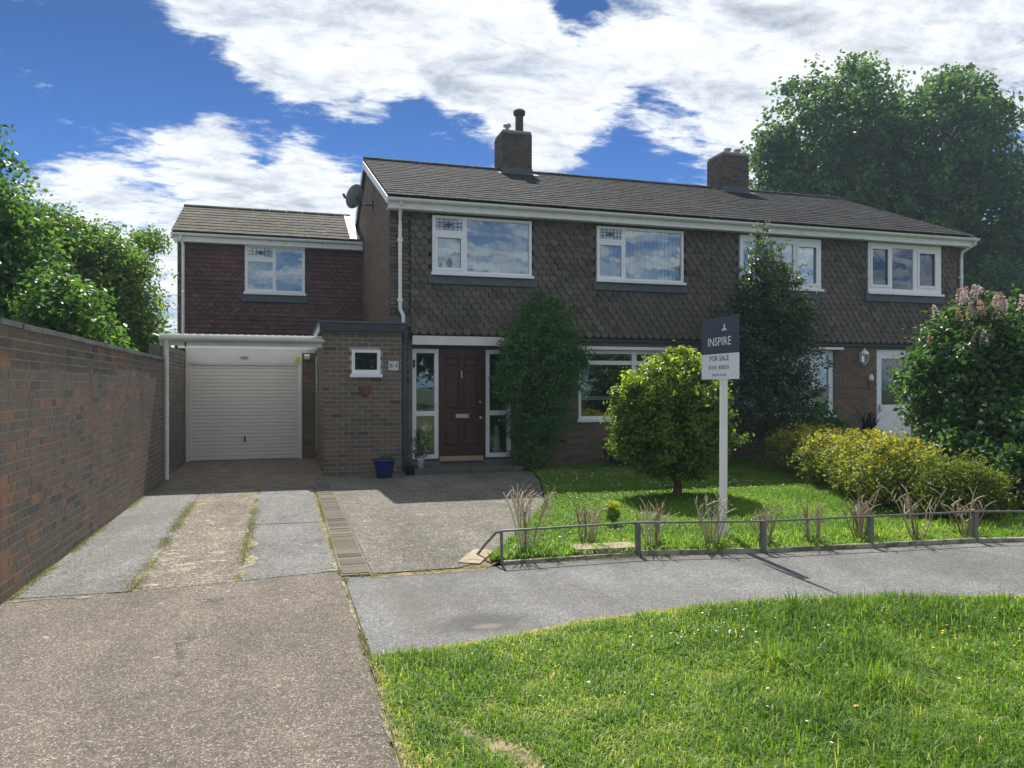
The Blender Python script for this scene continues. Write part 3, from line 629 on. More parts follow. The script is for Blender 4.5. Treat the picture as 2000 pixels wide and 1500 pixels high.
# roofs
ch1 = (5.04, 5.80, 17.8, 18.55); ch2 = (11.15, 11.95, 17.8, 18.6)
roof_tiles(houseA, 1.74, PARTY, YE - .02, ZE, YR_, ZR, .25, 19, M['roof'], skip=[(ch1[0] - .05, ch1[1] + .05, ch1[2], 19)])
roof_tiles(houseB, PARTY + .004, 15.21, YE - .02, ZE, YR_, ZR, .25, 19, M['roof'], skip=[(ch2[0] - .05, ch2[1] + .05, ch2[2], 19)])
for h, a, b, ch in ((houseA, 1.74, PARTY, ch1), (houseB, PARTY, 15.21, ch2)):
    rt = []; x = a
    while x < b - .1:
        w = min(.42, b - x)
        if not (ch[0] - .1 < x + w / 2 < ch[1] + .1): rt.append(Matrix.Translation((x + w / 2, YR_, ZR + .03 + random.uniform(-.004, .004))) @ Matrix.Diagonal((w - .01, 1, 1, 1)))
        x += .42
    prf = [(-.14, -.055), (-.10, .015), (-.04, .05), (.04, .05), (.10, .015), (.14, -.055)]
    pieces('ridge_tile', ([(sx, y, z) for sx in (-.5, .5) for y, z in prf], [(i, i + 1, 7 + i, 6 + i) for i in range(5)] + [(0,1,2,3,4,5), (11,10,9,8,7,6)]), rt, M['roof'], h)
# barge board left
mb = MB(); pr = [(YE - .05, ZE - .15), (YE - .05, ZE - .02), (YR_, ZR - .02), (2 * YR_ - YE, ZE - .02), (2 * YR_ - YE, ZE - .15), (YR_, ZR - .19)]
mb.extr(pr, 1.728, 1.752); part('barge_board', mb, M['white'], houseA)
mb = MB().add([(1.76, YE, ZE - .12), (HL, YE, ZE - .12), (HL, YR_, ZR - .15), (1.76, YR_, ZR - .15)], [(0,1,2,3)])
part('verge_soffit', mb, M['white'], houseA)
mb = MB(); mb.extr(pr, 15.19, 15.215); part('barge_board', mb, M['white'], houseB)
# fascia, soffit and gutter
for h, a, b in ((houseA, 1.755, PARTY - .001), (houseB, PARTY + .001, 15.18)):
    part('fascia_board', MB().box(a, b, YE + .0, YE + .022, ZE - .215, ZE - .03), M['white'], h)
    part('soffit', MB().box(a, b, YE + .024, YF - .05, ZE - .20, ZE - .185), M['white'], h)
    part('gutter', gutter(MB(), a - .02 if a < 5 else a, b + (.06 if b > 10 else 0), YE - .062, ZE - .045), M['white'], h)
# downpipes
def pipe(h, pts, r, mat, brackets=(), name='downpipe'):
    p = part(name, MB().tube(pts, r, 10), M[mat], h, smooth=False)
    for (x, y, z) in brackets: part('pipe_bracket', MB().box(x - .05, x + .05, y - .012, y + .05, z - .02, z + .02).tube([(x, y, z - .03), (x, y, z + .03)], r + .007, 10), M[mat], p)
pipe(houseA, [(1.99, 13.70, 4.95), (1.99, 13.70, 4.88), (2.00, 13.93, 4.70), (2.00, 13.94, 4.5), (2.00, 13.94, 2.98), (2.05, 13.90, 2.86), (2.05, 13.90, 2.62)], .034, 'white', [(2.0, 13.94, 4.25), (2.0, 13.94, 3.15)])
pipe(houseB, [(15.16, 13.68, 4.93), (15.16, 13.68, 4.84), (15.04, 13.93, 4.68), (15.03, 13.94, 4.5), (15.03, 13.94, .1)], .034, 'white', [(15.03, 13.94, 4.1), (15.03, 13.94, 3.1)])
# upper windows
def fr(w, rel): return [(w[0] + a, w[0] + b, w[2] + c, w[2] + d) for a, b, c, d in rel]
W = lambda w: (w[0], w[1], w[2], w[3])
y1 = YF - .10
window(houseA, *w1, y1, [(2.66, 3.17, 4.48, 4.70), (2.67, 3.16, 3.76, 4.36), (3.26, 4.49, 3.73, 4.70)], sashes=(1,), lead=(0,), blind='net')
window(houseA, *w2, y1, [(5.96, 6.43, 4.50, 4.70), (5.96, 6.43, 3.76, 4.38), (6.52, 7.77, 3.73, 4.70)], lead=(0,), blind='vertical')
window(houseB, *w3, y1, [(9.23, 9.95, 3.76, 4.62), (10.03, 10.47, 3.76, 4.62), (10.57, 11.06, 3.78, 4.60)], sashes=(2,), blind='net')
window(houseB, *w4, y1, [(12.50, 12.97, 3.82, 4.66), (13.07, 13.66, 3.76, 4.68), (13.80, 14.29, 3.84, 4.62)], sashes=(0, 2), blind=None)
# ground floor windows
window(houseA, *bw, YF + .04, [(5.62, 6.73, 2.08, 2.22), (6.83, 8.03, 2.08, 2.22), (5.62, 6.73, .97, 2.00), (6.83, 8.03, .97, 2.00)])
mb = MB(); mb.box(5.62, 8.03, YF + .75, YF + .78, 1.28, 1.36); part('pane_band', mb, M['curtain'], houseA)  # added bar, makes the pale band seen across the panes
mb = MB()
for k in range(7): mb.tube([(5.66 + k * .035, YF + .2, 2.2), (5.64 + k * .03, YF + .2, 1.7), (5.60 + k * .018, YF + .22, 1.3)], .02, 6)
part('curtain', mb, M['curtain'], houseA)
window(houseB, *nw, YF + .04, [(8.78, 9.20, 1.62, 2.28), (8.78, 9.20, 1.0, 1.46), (9.34, 10.98, 1.0, 2.28), (11.13, 11.48, 2.08, 2.26), (11.13, 11.48, 1.0, 2.0)], blind=None)
part('window_head', MB().box(8.6, 11.72, YF - .16, YF - .014, 2.37, 2.42), M['white'], houseB)
part('window_head', MB().box(5.5, 8.16, YF - .06, YF - .014, 2.30, 2.36), M['white'], houseA)
part('brown_curtain', MB().box(8.76, 9.28, YF + .3, YF + .33, .95, 2.33), M['terracotta'], houseB)
# neighbour's door
d = part('door', holed(nd[0] + .002, nd[1] - .002, .02, 2.395, [(nd[0] + .16, nd[1] - .16, 1.15, 2.2)], YF + .04, YF + .10), M['upvc'], houseB)
part('pane', MB().box(nd[0] + .15, nd[1] - .15, YF + .065, YF + .072, 1.14, 2.21), M['glass'], d)
part('handle', MB().box(nd[0] + .09, nd[0] + .12, YF - .02, YF + .03, 1.0, 1.16), M['silver'], d)
# own front door and sidelights
YD = YF + .06
part('door_canopy', MB().box(2.222, 4.15, YF - .15, YF + .03, 2.335, 2.50), M['weathered_white'], houseA)
part('door_reveal', MB().box(2.19, 2.235, YF + .03, YD + .1, .1, 2.34).box(4.18, 4.19, YF + .03, YD + .1, .1, 2.34).box(2.235, 4.18, YF + .02, YD + .1, 2.275, 2.333), M['felt'], houseA)
for (a, b) in ((2.25, 2.745), (3.665, 4.17)):
    s_ = window(houseA, a, b, .205, 2.27, YD, [(a + .075, b - .075, 1.10, 2.19), (a + .075, b - .075, .285, 1.01)], sill=False, name='sidelight', mat='white')
    cx = (a + b) / 2 + (.0 if a < 3 else .02)
    part('curtain', MB().lathe((cx, YD + .22, .25), [(.085, 0), (.07, .25), (.045, .52), (.02, .56)], 14), M['curtain'], s_)
part('doorbell', MB().box(2.262, 2.30, YD - .03, YD - .001, 1.92, 2.06), M['blackplastic'], houseA)
dpan = [(2.86, 3.155, 1.93, 2.12), (3.225, 3.52, 1.93, 2.12), (2.86, 3.155, 1.12, 1.84), (3.225, 3.52, 1.12, 1.84), (2.86, 3.155, .42, .90), (3.225, 3.52, .42, .90)]
door = part('front_door', holed(2.765, 3.605, .245, 2.215, dpan, YD + .01, YD + .055), M['mahogany'], houseA)
for (a, b, c, d_) in dpan:
    mb = MB(); mb.box(a, b, YD + .035, YD + .05, c, d_); i = .045
    mb.add([(a + .02, YD + .034, c + .02), (b - .02, YD + .034, c + .02), (b - .02, YD + .034, d_ - .02), (a + .02, YD + .034, d_ - .02), (a + i, YD + .016, c + i), (b - i, YD + .016, c + i), (b - i, YD + .016, d_ - i), (a + i, YD + .016, d_ - i)], [(0,1,5,4), (1,2,6,5), (2,3,7,6), (3,0,4,7), (4,5,6,7)])
    part('door_panel', mb, M['mahogany2'], door)
part('door_frame', MB().box(2.748, 2.763, YD, YD + .08, .2, 2.27).box(3.607, 3.662, YD, YD + .08, .2, 2.27).box(2.763, 3.607, YD, YD + .08, 2.217, 2.27), M['mahogany'], houseA)
part('letterbox', MB().box(3.08, 3.33, YD - .006, YD + .009, .965, 1.04).box(3.10, 3.31, YD - .012, YD - .007, .98, 1.025), M['silver'], door)
part('knocker', MB().tube([(3.19, YD - .01, 1.86), (3.19, YD - .012, 1.80), (3.19, YD - .02, 1.73)], [.02, .012, .014], 8), M['silver'], door)
part('handle', MB().tube([(3.555, YD + .01, .97), (3.555, YD - .05, .97)], [.02, .028], 12), M['silver'], door)
part('lock', MB().tube([(3.555, YD + .012, 1.27), (3.555, YD - .006, 1.27)], .024, 12), M['silver'], door)
part('threshold', MB().box(2.765, 3.607, YD - .05, YD + .06, .155, .243), M['tan'], houseA)
part('sill_base', MB().box(2.235, 2.762, YD - .02, YD + .08, .152, .204).box(3.61, 4.18, YD - .02, YD + .08, .152, .204), M['felt'], houseA)
part('door_step', MB().box(2.16, 4.16, 13.26, YF + .2, -.02, .10).box(2.2, 4.12, 13.62, YF + .2, .102, .15), M['step'], houseA)
# chimneys
def chimney(h, c, pots):
    x0, x1, y0_, y1_ = c; zb = slope_z(y0_) - .1; zt = 7.80
    ch = part('chimney', MB().box(x0 + .008, x1 - .008, y0_ + .008, y1_ - .008, zb - .3, zt), M['mortar_dark'], h)
    bb = bricks_xz(x0, x1, zb, zt, y0_, depth=.03, bl=.2)
    bb += bricks_yz(y0_ + .035, y1_, zb, zt, x0, -1, depth=.03, bl=.2)
    pieces('brick', UNIT, bb, M['brick_dark'], ch, limit=300)
    part('capping', MB().box(x0 + .02, x1 - .02, y0_ + .02, y1_ - .02, zt, zt + .045), M['mortar'], ch)
    zf = slope_z(y0_)
    part('flashing', MB().box(x0 - .02, x1 + .02, y0_ - .012, y0_ - .001, zf - .02, zf + .17).add([(x0 - .12, y0_ - .22, slope_z(y0_ - .22) + .055), (x1 + .12, y0_ - .22, slope_z(y0_ - .22) + .055), (x1 + .12, y0_, zf + .055), (x0 - .12, y0_, zf + .055)], [(0,1,2,3)]), M['lead'], ch)
    return ch, zt + .04
c1, zt = chimney(houseA, ch1, 0)
part('chimney_pot', MB().lathe((5.55, 18.05, zt), [(.12, 0), (.115, .04), (.10, .06), (.10, .45), (.145, .47), (.15, .52), (.15, .56), (.11, .60), (.10, .60)], 16), M['darkpot'], c1)
part('chimney_cowl', MB().lathe((5.25, 18.1, zt), [(.07, 0), (.065, .09), (.05, .10), (.05, .15), (.10, .17), (.10, .21), (.05, .26), (0, .27)], 14), M['dish'], c1)
c2, zt = chimney(houseB, ch2, 0)
for x in (11.42, 11.72): part('chimney_pot', MB().lathe((x, 18.0, zt), [(.075, 0), (.07, .09), (.10, .10), (.10, .14), (.06, .145)], 14), M['dish'], c2)
# dish
sd_ = thing('satellite_dish', 'grey satellite dish on the gable wall above the side extension roof', 'satellite dish', (1.80, 16.9, 5.6))
nrm = Vector((-.62, .66, .42)).normalized(); q = nrm.to_track_quat('Z', 'Y').to_matrix()
mb = MB(); n = 20
rings = [(0, -.05), (.10, -.042), (.18, -.02), (.245, .0), (.25, .006)]
vs = [Vector((1.43, 16.9, 5.72)) + q @ Vector((r * math.cos(6.2832 * k / n), r * 1.1 * math.sin(6.2832 * k / n), z)) for r, z in rings for k in range(n)]
mb.add(vs, [(i * n + k, i * n + (k + 1) % n, (i + 1) * n + (k + 1) % n, (i + 1) * n + k) for i in range(len(rings) - 1) for k in range(n)])
part('dish', mb, M['dish'], sd_, smooth=True)
part('bracket', MB().tube([(1.82, 16.9, 5.55), (1.55, 16.9, 5.55), (1.48, 16.88, 5.70)], .018, 8).box(1.79, 1.817, 16.82, 16.98, 5.47, 5.63), M['blackplastic'], sd_)
part('feed_arm', MB().tube([(1.43, 16.9, 5.50), tuple(Vector((1.43, 16.9, 5.60)) + nrm * .32)], .011, 6).tube([tuple(Vector((1.43, 16.9, 5.60)) + nrm * .30), tuple(Vector((1.43, 16.9, 5.66)) + nrm * .36)], .03, 8), M['blackplastic'], sd_)

# ================================================================== SIDE EXTENSION + GARAGE
ext = thing('garage_extension', 'side extension in plum hung tiles over a garage with a cream up and over door', 'extension', (-.5, 17, 0))
EY = 19.2; ew = (-.95, .43, 3.81, 4.95)
part('upper_wall', holed(-2.44, 1.825, 2.3, 5.1, [ew], EY + .05, EY + .25), M['mortar_dark'], ext)
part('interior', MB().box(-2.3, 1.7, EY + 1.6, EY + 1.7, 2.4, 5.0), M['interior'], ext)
eb = bricks_xz(-2.44, -2.30, 2.4, 5.05, EY, depth=.05)
pieces('pier_brick', UNIT, eb, M['brick_buff'], ext)
hang_tiles(ext, -2.29, 1.82, 2.45, 5.0, EY + .03, [ew], M['hung_red'], gauge=.102, scallop_rows={9, 10, 11, 17, 18}, seed=9, nm='hung_tile')
window(ext, *ew, EY - .05, [(-.88, -.32, 4.66, 4.88), (-.88, -.32, 3.90, 4.55), (-.24, .36, 3.88, 4.88)], lead=(0,), blind='venetian')
part('window_flashing', MB().box(ew[0] - .08, ew[1] + .08, EY - .065, EY - .01, 3.60, 3.755), M['lead'], ext)
XZE = 5.16; XYE = 18.95; XZR = 6.20; XYR = 21.2
mb = MB(); pr = [(XYE, XZE - .06), (XYR, XZR - .03), (2 * XYR - XYE, XZE - .05), (2 * XYR - XYE, XZE - .12), (XYR, XZR - .10), (XYE, XZE - .12)]
mb.extr(pr, -2.50, 1.66); part('roof', mb, M['felt'], ext)
mb = MB(); mb.extr([(EY + .25, 5.0), (XYR, XZR - .11), (2 * XYR - EY, 5.0), (2 * XYR - EY, 2.3), (EY + .25, 2.3)], -2.44, -2.24); part('gable_wall', mb, M['brick_buff'], ext)
roof_tiles(ext, -2.53, 1.50, XYE - .03, XZE - .03, XYR, XZR, .27, 9, M['roof_moss'])
part('roof_flashing', MB().add([(1.50, XYE, XZE + .03), (1.72, XYE, XZE + .02), (1.72, XYR, XZR + .05), (1.50, XYR, XZR + .06)], [(0,1,2,3)]), M['weathered_white'], ext)
part('roof_flashing', MB().box(1.72, 1.80, XYE + .02, XYR, 5.0, 5.3), M['lead'], ext)
rt = [Matrix.Translation((-2.53 + .42 * i + .21, XYR, XZR + .02)) @ Matrix.Diagonal((.41, 1, 1, 1)) for i in range(10)]
pieces('ridge_tile', ([(sx, y, z) for sx in (-.5, .5) for y, z in prf], [(i, i + 1, 7 + i, 6 + i) for i in range(5)] + [(0,1,2,3,4,5), (11,10,9,8,7,6)]), rt, M['roof_moss'], ext)
part('fascia_board', MB().box(-2.50, 1.80, XYE + .0, XYE + .02, XZE - .24, XZE - .05), M['white'], ext)
part('soffit', MB().box(-2.50, 1.80, XYE + .022, EY + .04, XZE - .22, XZE - .20), M['white'], ext)
part('gutter', gutter(MB(), -2.54, 1.79, XYE - .062, XZE - .065), M['white'], ext)
part('verge_board', MB().extr([(XYE, XZE - .2), (XYE, XZE - .03), (XYR, XZR - .01), (XYR, XZR - .17)], -2.535, -2.512), M['white'], ext)
pipe(ext, [(-2.33, 18.9, 5.05), (-2.33, 18.9, 4.98), (-2.30, 19.08, 4.85), (-2.30, 19.09, 2.45)], .034, 'white')
# garage walls
part('garage_wall', MB().box(-2.20, -2.00, 13.86, 20, -.05, 2.28), M['mortar_dark'], ext)
gbk = bricks_yz(13.86, 17.0, 0, 2.27, -1.99, 1, depth=.04)
gbk += bricks_xz(.33, .615, 0, 2.28, 16.96, depth=.04)
pieces('garage_brick', UNIT, gbk, M['brick_red'], ext, tones=[RNG.beta(1.4, 2) for _ in gbk])
part('front_pier', MB().box(.325, .615, 16.99, 17.2, -.05, 2.28), M['mortar_dark'], ext)
part('garage_roof', MB().box(-2.22, .60, 17.02, 19.2, 2.31, 2.42).box(.60, 1.82, 17.1, 19.2, 2.31, 2.42), M['felt'], ext)
mb = MB(); n = 88; zc = lambda i: 2.425 + .012 * math.sin(i * math.pi / 2)
mb.add([(-2.10 + 2.70 * i / n, yq, zc(i) + dz) for yq, dz in ((13.55, 0), (17.02, 0)) for i in range(n + 1)], [(i, i + 1, n + 2 + i, n + 1 + i) for i in range(n)])
part('canopy_sheet', mb, M['sheet'], ext)
part('rear_fascia', MB().box(-2.0, .61, 16.985, 17.015, 2.288, 2.405), M['cream_trim'], ext)
for yq in (14.6, 15.8): part('canopy_rafter', MB().box(-2.0, .60, yq, yq + .045, 2.30, 2.405), M['white'], ext)
part('canopy_fascia', MB().box(-2.0, .60, 13.635, 13.659, 2.24, 2.40), M['weathered_white'], ext)
part('canopy_gutter', gutter(MB(), -2.0, .63, 13.57, 2.375, .06), M['weathered_white'], ext)
part('roof_edge_trim', MB().box(-2.02, .60, 13.62, 13.70, 2.405, 2.435), M['white'], ext)
pipe(ext, [(-1.89, 13.57, 2.33), (-1.89, 13.58, 2.26), (-1.89, 13.60, 2.20), (-1.89, 13.60, .03)], .036, 'weathered_white')
# garage door
gx0, gx1 = -1.93, .265
part('door_header', MB().box(-1.99, .32, 16.93, 16.97, 2.06, 2.285), M['cream_trim'], ext)
part('garage_door_frame', MB().box(-1.99, gx0 - .004, 16.93, 17.0, 0, 2.058).box(gx1 + .004, .322, 16.93, 17.0, 0, 2.058).box(gx0 - .004, gx1 + .004, 16.94, 17.0, 2.02, 2.058), M['cream_trim'], ext)
gd = part('garage_door', MB().box(gx0, gx1, 16.985, 17.02, .02, 2.018), M['cream'], ext)
nb = 26
for i in range(nb):
    z0 = .025 + i * (1.985 / nb); z1 = z0 + 1.985 / nb
    mb = MB(); mb.extr([(16.984, z0 + .002), (16.973, z0 + .012), (16.973, z1 - .010), (16.984, z1 - .001)][::-1], gx0 + .05, gx1 - .05); part('ribbed_slat', mb, M['cream'], gd)
part('edge_rail', MB().box(gx0 + .002, gx0 + .048, 16.958, 16.984, .02, 2.016).box(gx1 - .048, gx1 - .002, 16.958, 16.984, .02, 2.016), M['cream'], gd)
part('handle', MB().box(-.855, -.825, 16.93, 16.965, .40, .52).tube([(-.84, 16.93, .46), (-.84, 16.90, .46)], .02, 8), M['blackplastic'], gd)
mb = MB(); n = 20
mb.add([(-.85 + .085 * math.cos(6.2832 * k / n), 16.925, 2.165 + .038 * math.sin(6.2832 * k / n)) for k in range(n)] + [(-.85 + .085 * math.cos(6.2832 * k / n), 16.929, 2.165 + .038 * math.sin(6.2832 * k / n)) for k in range(n)], [tuple(range(n)), tuple(range(n, 2 * n))[::-1]] + [(k, n + k, n + (k + 1) % n, (k + 1) % n) for k in range(n)])
part('maker_badge', mb, M['dish'], ext)
M['yellow'] = simple('yellow sticker', (.62,.50,.05), .5, .05)
part('warning_sticker', MB().add([(.17, 16.925, 2.07), (.29, 16.925, 2.07), (.26, 16.925, 2.20), (.20, 16.925, 2.20), (.17, 16.929, 2.07), (.29, 16.929, 2.07), (.26, 16.929, 2.20), (.20, 16.929, 2.20)], [(0,1,2,3), (4,7,6,5), (0,4,5,1), (3,2,6,7), (0,3,7,4), (1,5,6,2)]), M['yellow'], ext)
part('security_lamp', MB().obox((.42, 16.86, 2.20), (.11, .09, .08), Matrix.Rotation(.4, 3, 'X')).tube([(.42, 16.95, 2.25), (.42, 16.87, 2.21)], .015, 6), M['white'], ext)
part('canopy_hook', MB().box(-1.62, -1.595, 13.62, 13.634, 2.22, 2.30), M['blackplastic'], ext)

# ================================================================== PORCH BOX
por = thing('brick_porch', 'buff brick flat roofed porch block with small white window between garage and front door', 'porch', (1.3, 14.5, 0))
pw = (1.10, 1.60, 1.77, 2.21)
part('wall_core', holed(.627, 1.976, -.05, 2.50, [pw], 13.607, 13.80), M['mortar'], por)
part('side_wall', MB().box(.627, .83, 13.801, 17.1, -.05, 2.50).box(1.83, 1.97, 13.801, 14.03, -.05, 2.50), M['mortar'], por)
pb = bricks_xz(.62, 1.982, .0, 2.50, 13.60, [pw], bl=.2265, bh=.0781, joint=.013)
pieces('brick', UNIT, pb, M['brick_buff'], por, tones=[min(.99, RNG.beta(1.8, 1.9)) for _ in pb])
sb = bricks_yz(13.655, 17.0, 0, 2.50, .62, -1, depth=.04, bh=.0781)
pieces('side_brick', UNIT, sb, M['brick_buff'], por, limit=60, stuffname='side_brickwork')
window(por, pw[0], pw[1], pw[2], pw[3], 13.60, [(pw[0] + .055, pw[1] - .055, pw[2] + .085, pw[3] - .05)])
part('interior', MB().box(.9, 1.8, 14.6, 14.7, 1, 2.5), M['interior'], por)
part('roof_fascia', MB().box(.55, 2.03, 13.50, 13.53, 2.53, 2.67).box(.55, .58, 13.53, 17.1, 2.53, 2.67), M['felt'], por)
part('roof', MB().box(.58, 2.03, 13.53, 14.02, 2.52, 2.66).box(.58, 1.82, 14.02, 17.1, 2.52, 2.66), M['felt'], por)
part('roof_edge', MB().box(.53, 2.05, 13.48, 13.56, 2.672, 2.70).box(.53, .60, 13.56, 17.1, 2.672, 2.70), M['slate_paint'], por)
part('roof_soffit', MB().box(.60, 2.0, 13.535, 13.598, 2.50, 2.518), M['slate_paint'], por)
part('upstand_flashing', MB().box(1.80, 2.19, 13.97, 14.0, 2.67, 2.86).box(.70, 1.82, 16.5, 17.0, 2.67, 2.76), M['lead'], por)
mb = MB().add([(.44, 13.56, 2.43), (.50, 13.56, 2.43), (.61, 13.56, 2.62), (.55, 13.56, 2.66), (.44, 13.60, 2.43), (.50, 13.60, 2.43), (.61, 13.60, 2.62), (.55, 13.60, 2.66)], [(0,1,2,3), (4,7,6,5), (0,4,5,1), (3,2,6,7), (0,3,7,4), (1,5,6,2)])
part('end_board', mb, M['white'], por)
pipe(por, [(2.05, 13.78, 2.60), (2.05, 13.78, 2.52), (2.06, 13.86, 2.40), (2.06, 13.88, 2.2), (2.06, 13.88, .08)], .045, 'slate_paint', [(2.06, 13.88, 1.9), (2.06, 13.88, .9)])
def text(s, size, loc, rot, mat, parent, name, ext_=.0015, align='CENTER', sx=1.0):
    c = bpy.data.curves.new(name, 'FONT'); c.body = s; c.size = size; c.extrude = ext_; c.align_x = align; c.align_y = 'CENTER'; c.resolution_u = 2
    t = bpy.data.objects.new('tmp_text', c); col.objects.link(t); bpy.context.view_layer.update()
    me = bpy.data.meshes.new_from_object(t.evaluated_get(bpy.context.evaluated_depsgraph_get())); bpy.data.objects.remove(t)
    me.transform(Matrix.Translation(loc) @ rot.to_4x4() @ Matrix.Diagonal((sx, 1, 1, 1))); me.name = name
    me.materials.clear(); return link(name, me, mat, parent)
FACE = Matrix.Rotation(R(90), 3, 'X')
M['plate'] = simple('white number plate', (.66,.68,.70), .4, .03); M['digit'] = simple('grey digit paint', (.10,.11,.12), .5, .0)
for x, c in ((1.787, '8'), (1.876, '4')):
    pl = part('number_plate', MB().box(x - .043, x + .043, 13.585, 13.597, 1.85, 2.01), M['plate'], por)
    text(c, .13, (x, 13.583, 1.93), FACE, M['digit'], pl, 'digit')

# ================================================================== SMALL THINGS
def half_pot():
    t = thing('wall_planter', 'small terracotta half pot fixed to the porch wall below its window', 'wall planter', (1.33, 13.59, 1.5))
    mb = MB(); n = 10; prof = [(.02, -.11), (.055, -.09), (.095, -.02), (.105, .05), (.112, .055), (.112, .075), (.09, .075)]
    for i, (r, z) in enumerate(prof): pass
    vs = [(1.33 + r * math.cos(math.pi + math.pi * k / n), 13.596 + r * .8 * math.sin(math.pi + math.pi * k / n), 1.5 + z) for r, z in prof for k in range(n + 1)]
    m_ = n + 1; mb.add(vs, [(i * m_ + k, i * m_ + k + 1, (i + 1) * m_ + k + 1, (i + 1) * m_ + k) for i in range(len(prof) - 1) for k in range(n)])
    part('bowl', mb, M['terracotta'], t, smooth=True); part('soil', MB().box(1.25, 1.41, 13.53, 13.59, 1.54, 1.555), M['soil'], t)
half_pot()

# ---- leaves
def leaf_mesh(name, P_, Nn, size, tone, aspect=.55, updir=None):
    """P_ centres (n,3), Nn normals (n,3), size (n,), tone (n,) -> folded rhombus leaves"""
    n = len(P_); Nn = Nn / (np.linalg.norm(Nn, axis=1, keepdims=True) + 1e-9)
    a = RNG.normal(size=(n, 3)) if updir is None else updir + RNG.normal(size=(n, 3)) * .5
    u = np.cross(Nn, a); u /= (np.linalg.norm(u, axis=1, keepdims=True) + 1e-9); v = np.cross(Nn, u)
    s = size[:, None]
    V = np.stack([P_ - v * s * .5, P_ + u * s * aspect * .5 + Nn * s * .10, P_ + v * s * .5, P_ - u * s * aspect * .5 + Nn * s * .10], 1).reshape(-1, 3)
    base = np.arange(n)[:, None] * 4
    F = np.concatenate([base + np.array([0, 1, 2]), base + np.array([0, 2, 3])], 1).reshape(-1)
    me = bpy.data.meshes.new(name); me.vertices.add(4 * n); me.vertices.foreach_set('co', V.astype(np.float32).ravel())
    me.loops.add(6 * n); me.loops.foreach_set('vertex_index', F.astype(np.int32)); me.polygons.add(2 * n)
    me.polygons.foreach_set('loop_start', (np.arange(2 * n) * 3).astype(np.int32)); me.update(); me.validate()
    at = me.attributes.new('tone', 'FLOAT', 'POINT'); at.data.foreach_set('value', np.repeat(np.clip(tone, 0, 1), 4).astype(np.float32)); return me
def crown_points(lobes, tips, per, clump, shell=(.55, 1.05), rag=.12):
    """clump centres in the outer shell of each lobe ellipsoid, then leaves round each"""
    vol = np.array([l[3] * l[4] * l[5] for l in lobes]) ** .75; vol /= vol.sum()
    which = RNG.choice(len(lobes), size=tips, p=vol); Lb = np.array(lobes, float)[which]
    d = RNG.normal(size=(tips, 3)); d /= np.linalg.norm(d, axis=1, keepdims=True)
    rr = shell[0] + (shell[1] - shell[0]) * RNG.random(tips) ** .6; rr = rr * (1 + RNG.normal(size=tips) * rag)
    C = Lb[:, :3] + d * Lb[:, 3:6] * rr[:, None]
    k = RNG.poisson(per, size=tips) + 2
    idx = np.repeat(np.arange(tips), k); n = len(idx)
    off = RNG.normal(size=(n, 3)) * clump * np.array([1, 1, .75])
    P_ = C[idx] + off; dirs = d[idx]; ct = RNG.random(tips)[idx]
    return P_, dirs, ct, C
def foliage(name, parent, mat, lobes, tips, per, clump, leaf, shell=(.55, 1.05), rag=.12, tonef=None, zmin=None, aspect=.55, up=.6):
    P_, d, ct, C = crown_points(lobes, tips, per, clump, shell, rag)
    if zmin is not None: k = P_[:, 2] > zmin; P_, d, ct = P_[k], d[k], ct[k]
    n = len(P_); Nn = RNG.normal(size=(n, 3)) * .75 + d * .5 + np.array([0, 0, up])
    tone = .17 + .50 * ct + RNG.normal(size=n) * .14
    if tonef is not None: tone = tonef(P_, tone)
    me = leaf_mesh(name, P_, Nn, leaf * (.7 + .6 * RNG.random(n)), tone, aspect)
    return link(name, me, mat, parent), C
def limbs(mb, base, top, r0, ends, n=7, wig=.15, rmin=.01):
    base = Vector(base); top = Vector(top); L_ = (top - base).length
    pts = [base.lerp(top, i / 5) + Vector((random.uniform(-1, 1), random.uniform(-1, 1), 0)) * L_ * .02 * (0 < i < 5) for i in range(6)]
    mb.tube(pts, [r0 * (1.25 if i == 0 else 1 - .09 * i) for i in range(6)], n)
    for e in ends:
        e = Vector(e); st = base.lerp(top, random.uniform(.6, 1.0)); d = e - st
        p = [st.lerp(e, i / 5) + Vector([random.uniform(-1, 1) * d.length * wig * .25 for _ in range(3)]) * (0 < i < 5) for i in range(6)]
        mb.tube(p, [max(rmin, r0 * .55 * (1 - i / 5.5)) for i in range(6)], 5)
    return mb
def shoots(lobes, k, length, spread=.03):
    """extra small lobes strung along shoots that leave the outline"""
    out = []
    for _ in range(k):
        l = random.choice(lobes); a = random.uniform(0, 6.283); e = random.uniform(.0, 1.4); d = Vector((math.cos(a) * math.cos(e), math.sin(a) * math.cos(e), math.sin(e)))
        p = Vector(l[:3]) + Vector((d.x * l[3], d.y * l[4], d.z * l[5])) * .93; d = (d + Vector((0, 0, .7))).normalized(); L_ = length * random.uniform(.4, 1)
        for q in (.15, .45, .75, 1): c = p + d * L_ * q; out.append((*c, spread * (1.3 - q * .8), spread * (1.3 - q * .8), spread * 1.2))
    return out
def tree(name, label, cat, base, lobes, mat, tips, per, clump, leaf, trunk_r, trunk_top, group=None, limb_n=14, leafname='crown', barkmat='bark', stray=None, **kw):
    t = thing(name, label, cat, base, group)
    o, C = foliage(leafname, t, M[mat], lobes, tips, per, clump, leaf, **kw)
    if stray:
        sl = shoots(lobes, stray[0], stray[1], stray[2]); kw2 = dict(kw); kw2['shell'] = (0, 1)
        foliage('shoot_leaves', t, M[mat], sl, stray[0] * 7, 6, stray[2] * .8, leaf, **kw2)
    idx = RNG.choice(len(C), size=min(limb_n, len(C)), replace=False)
    ends = [tuple(c * .94 + .06 * np.array(trunk_top)) for c in C[idx]]
    part('trunk', limbs(MB(), base, trunk_top, trunk_r, ends, rmin=max(.004, trunk_r * .06)), M[barkmat], t)
    return t
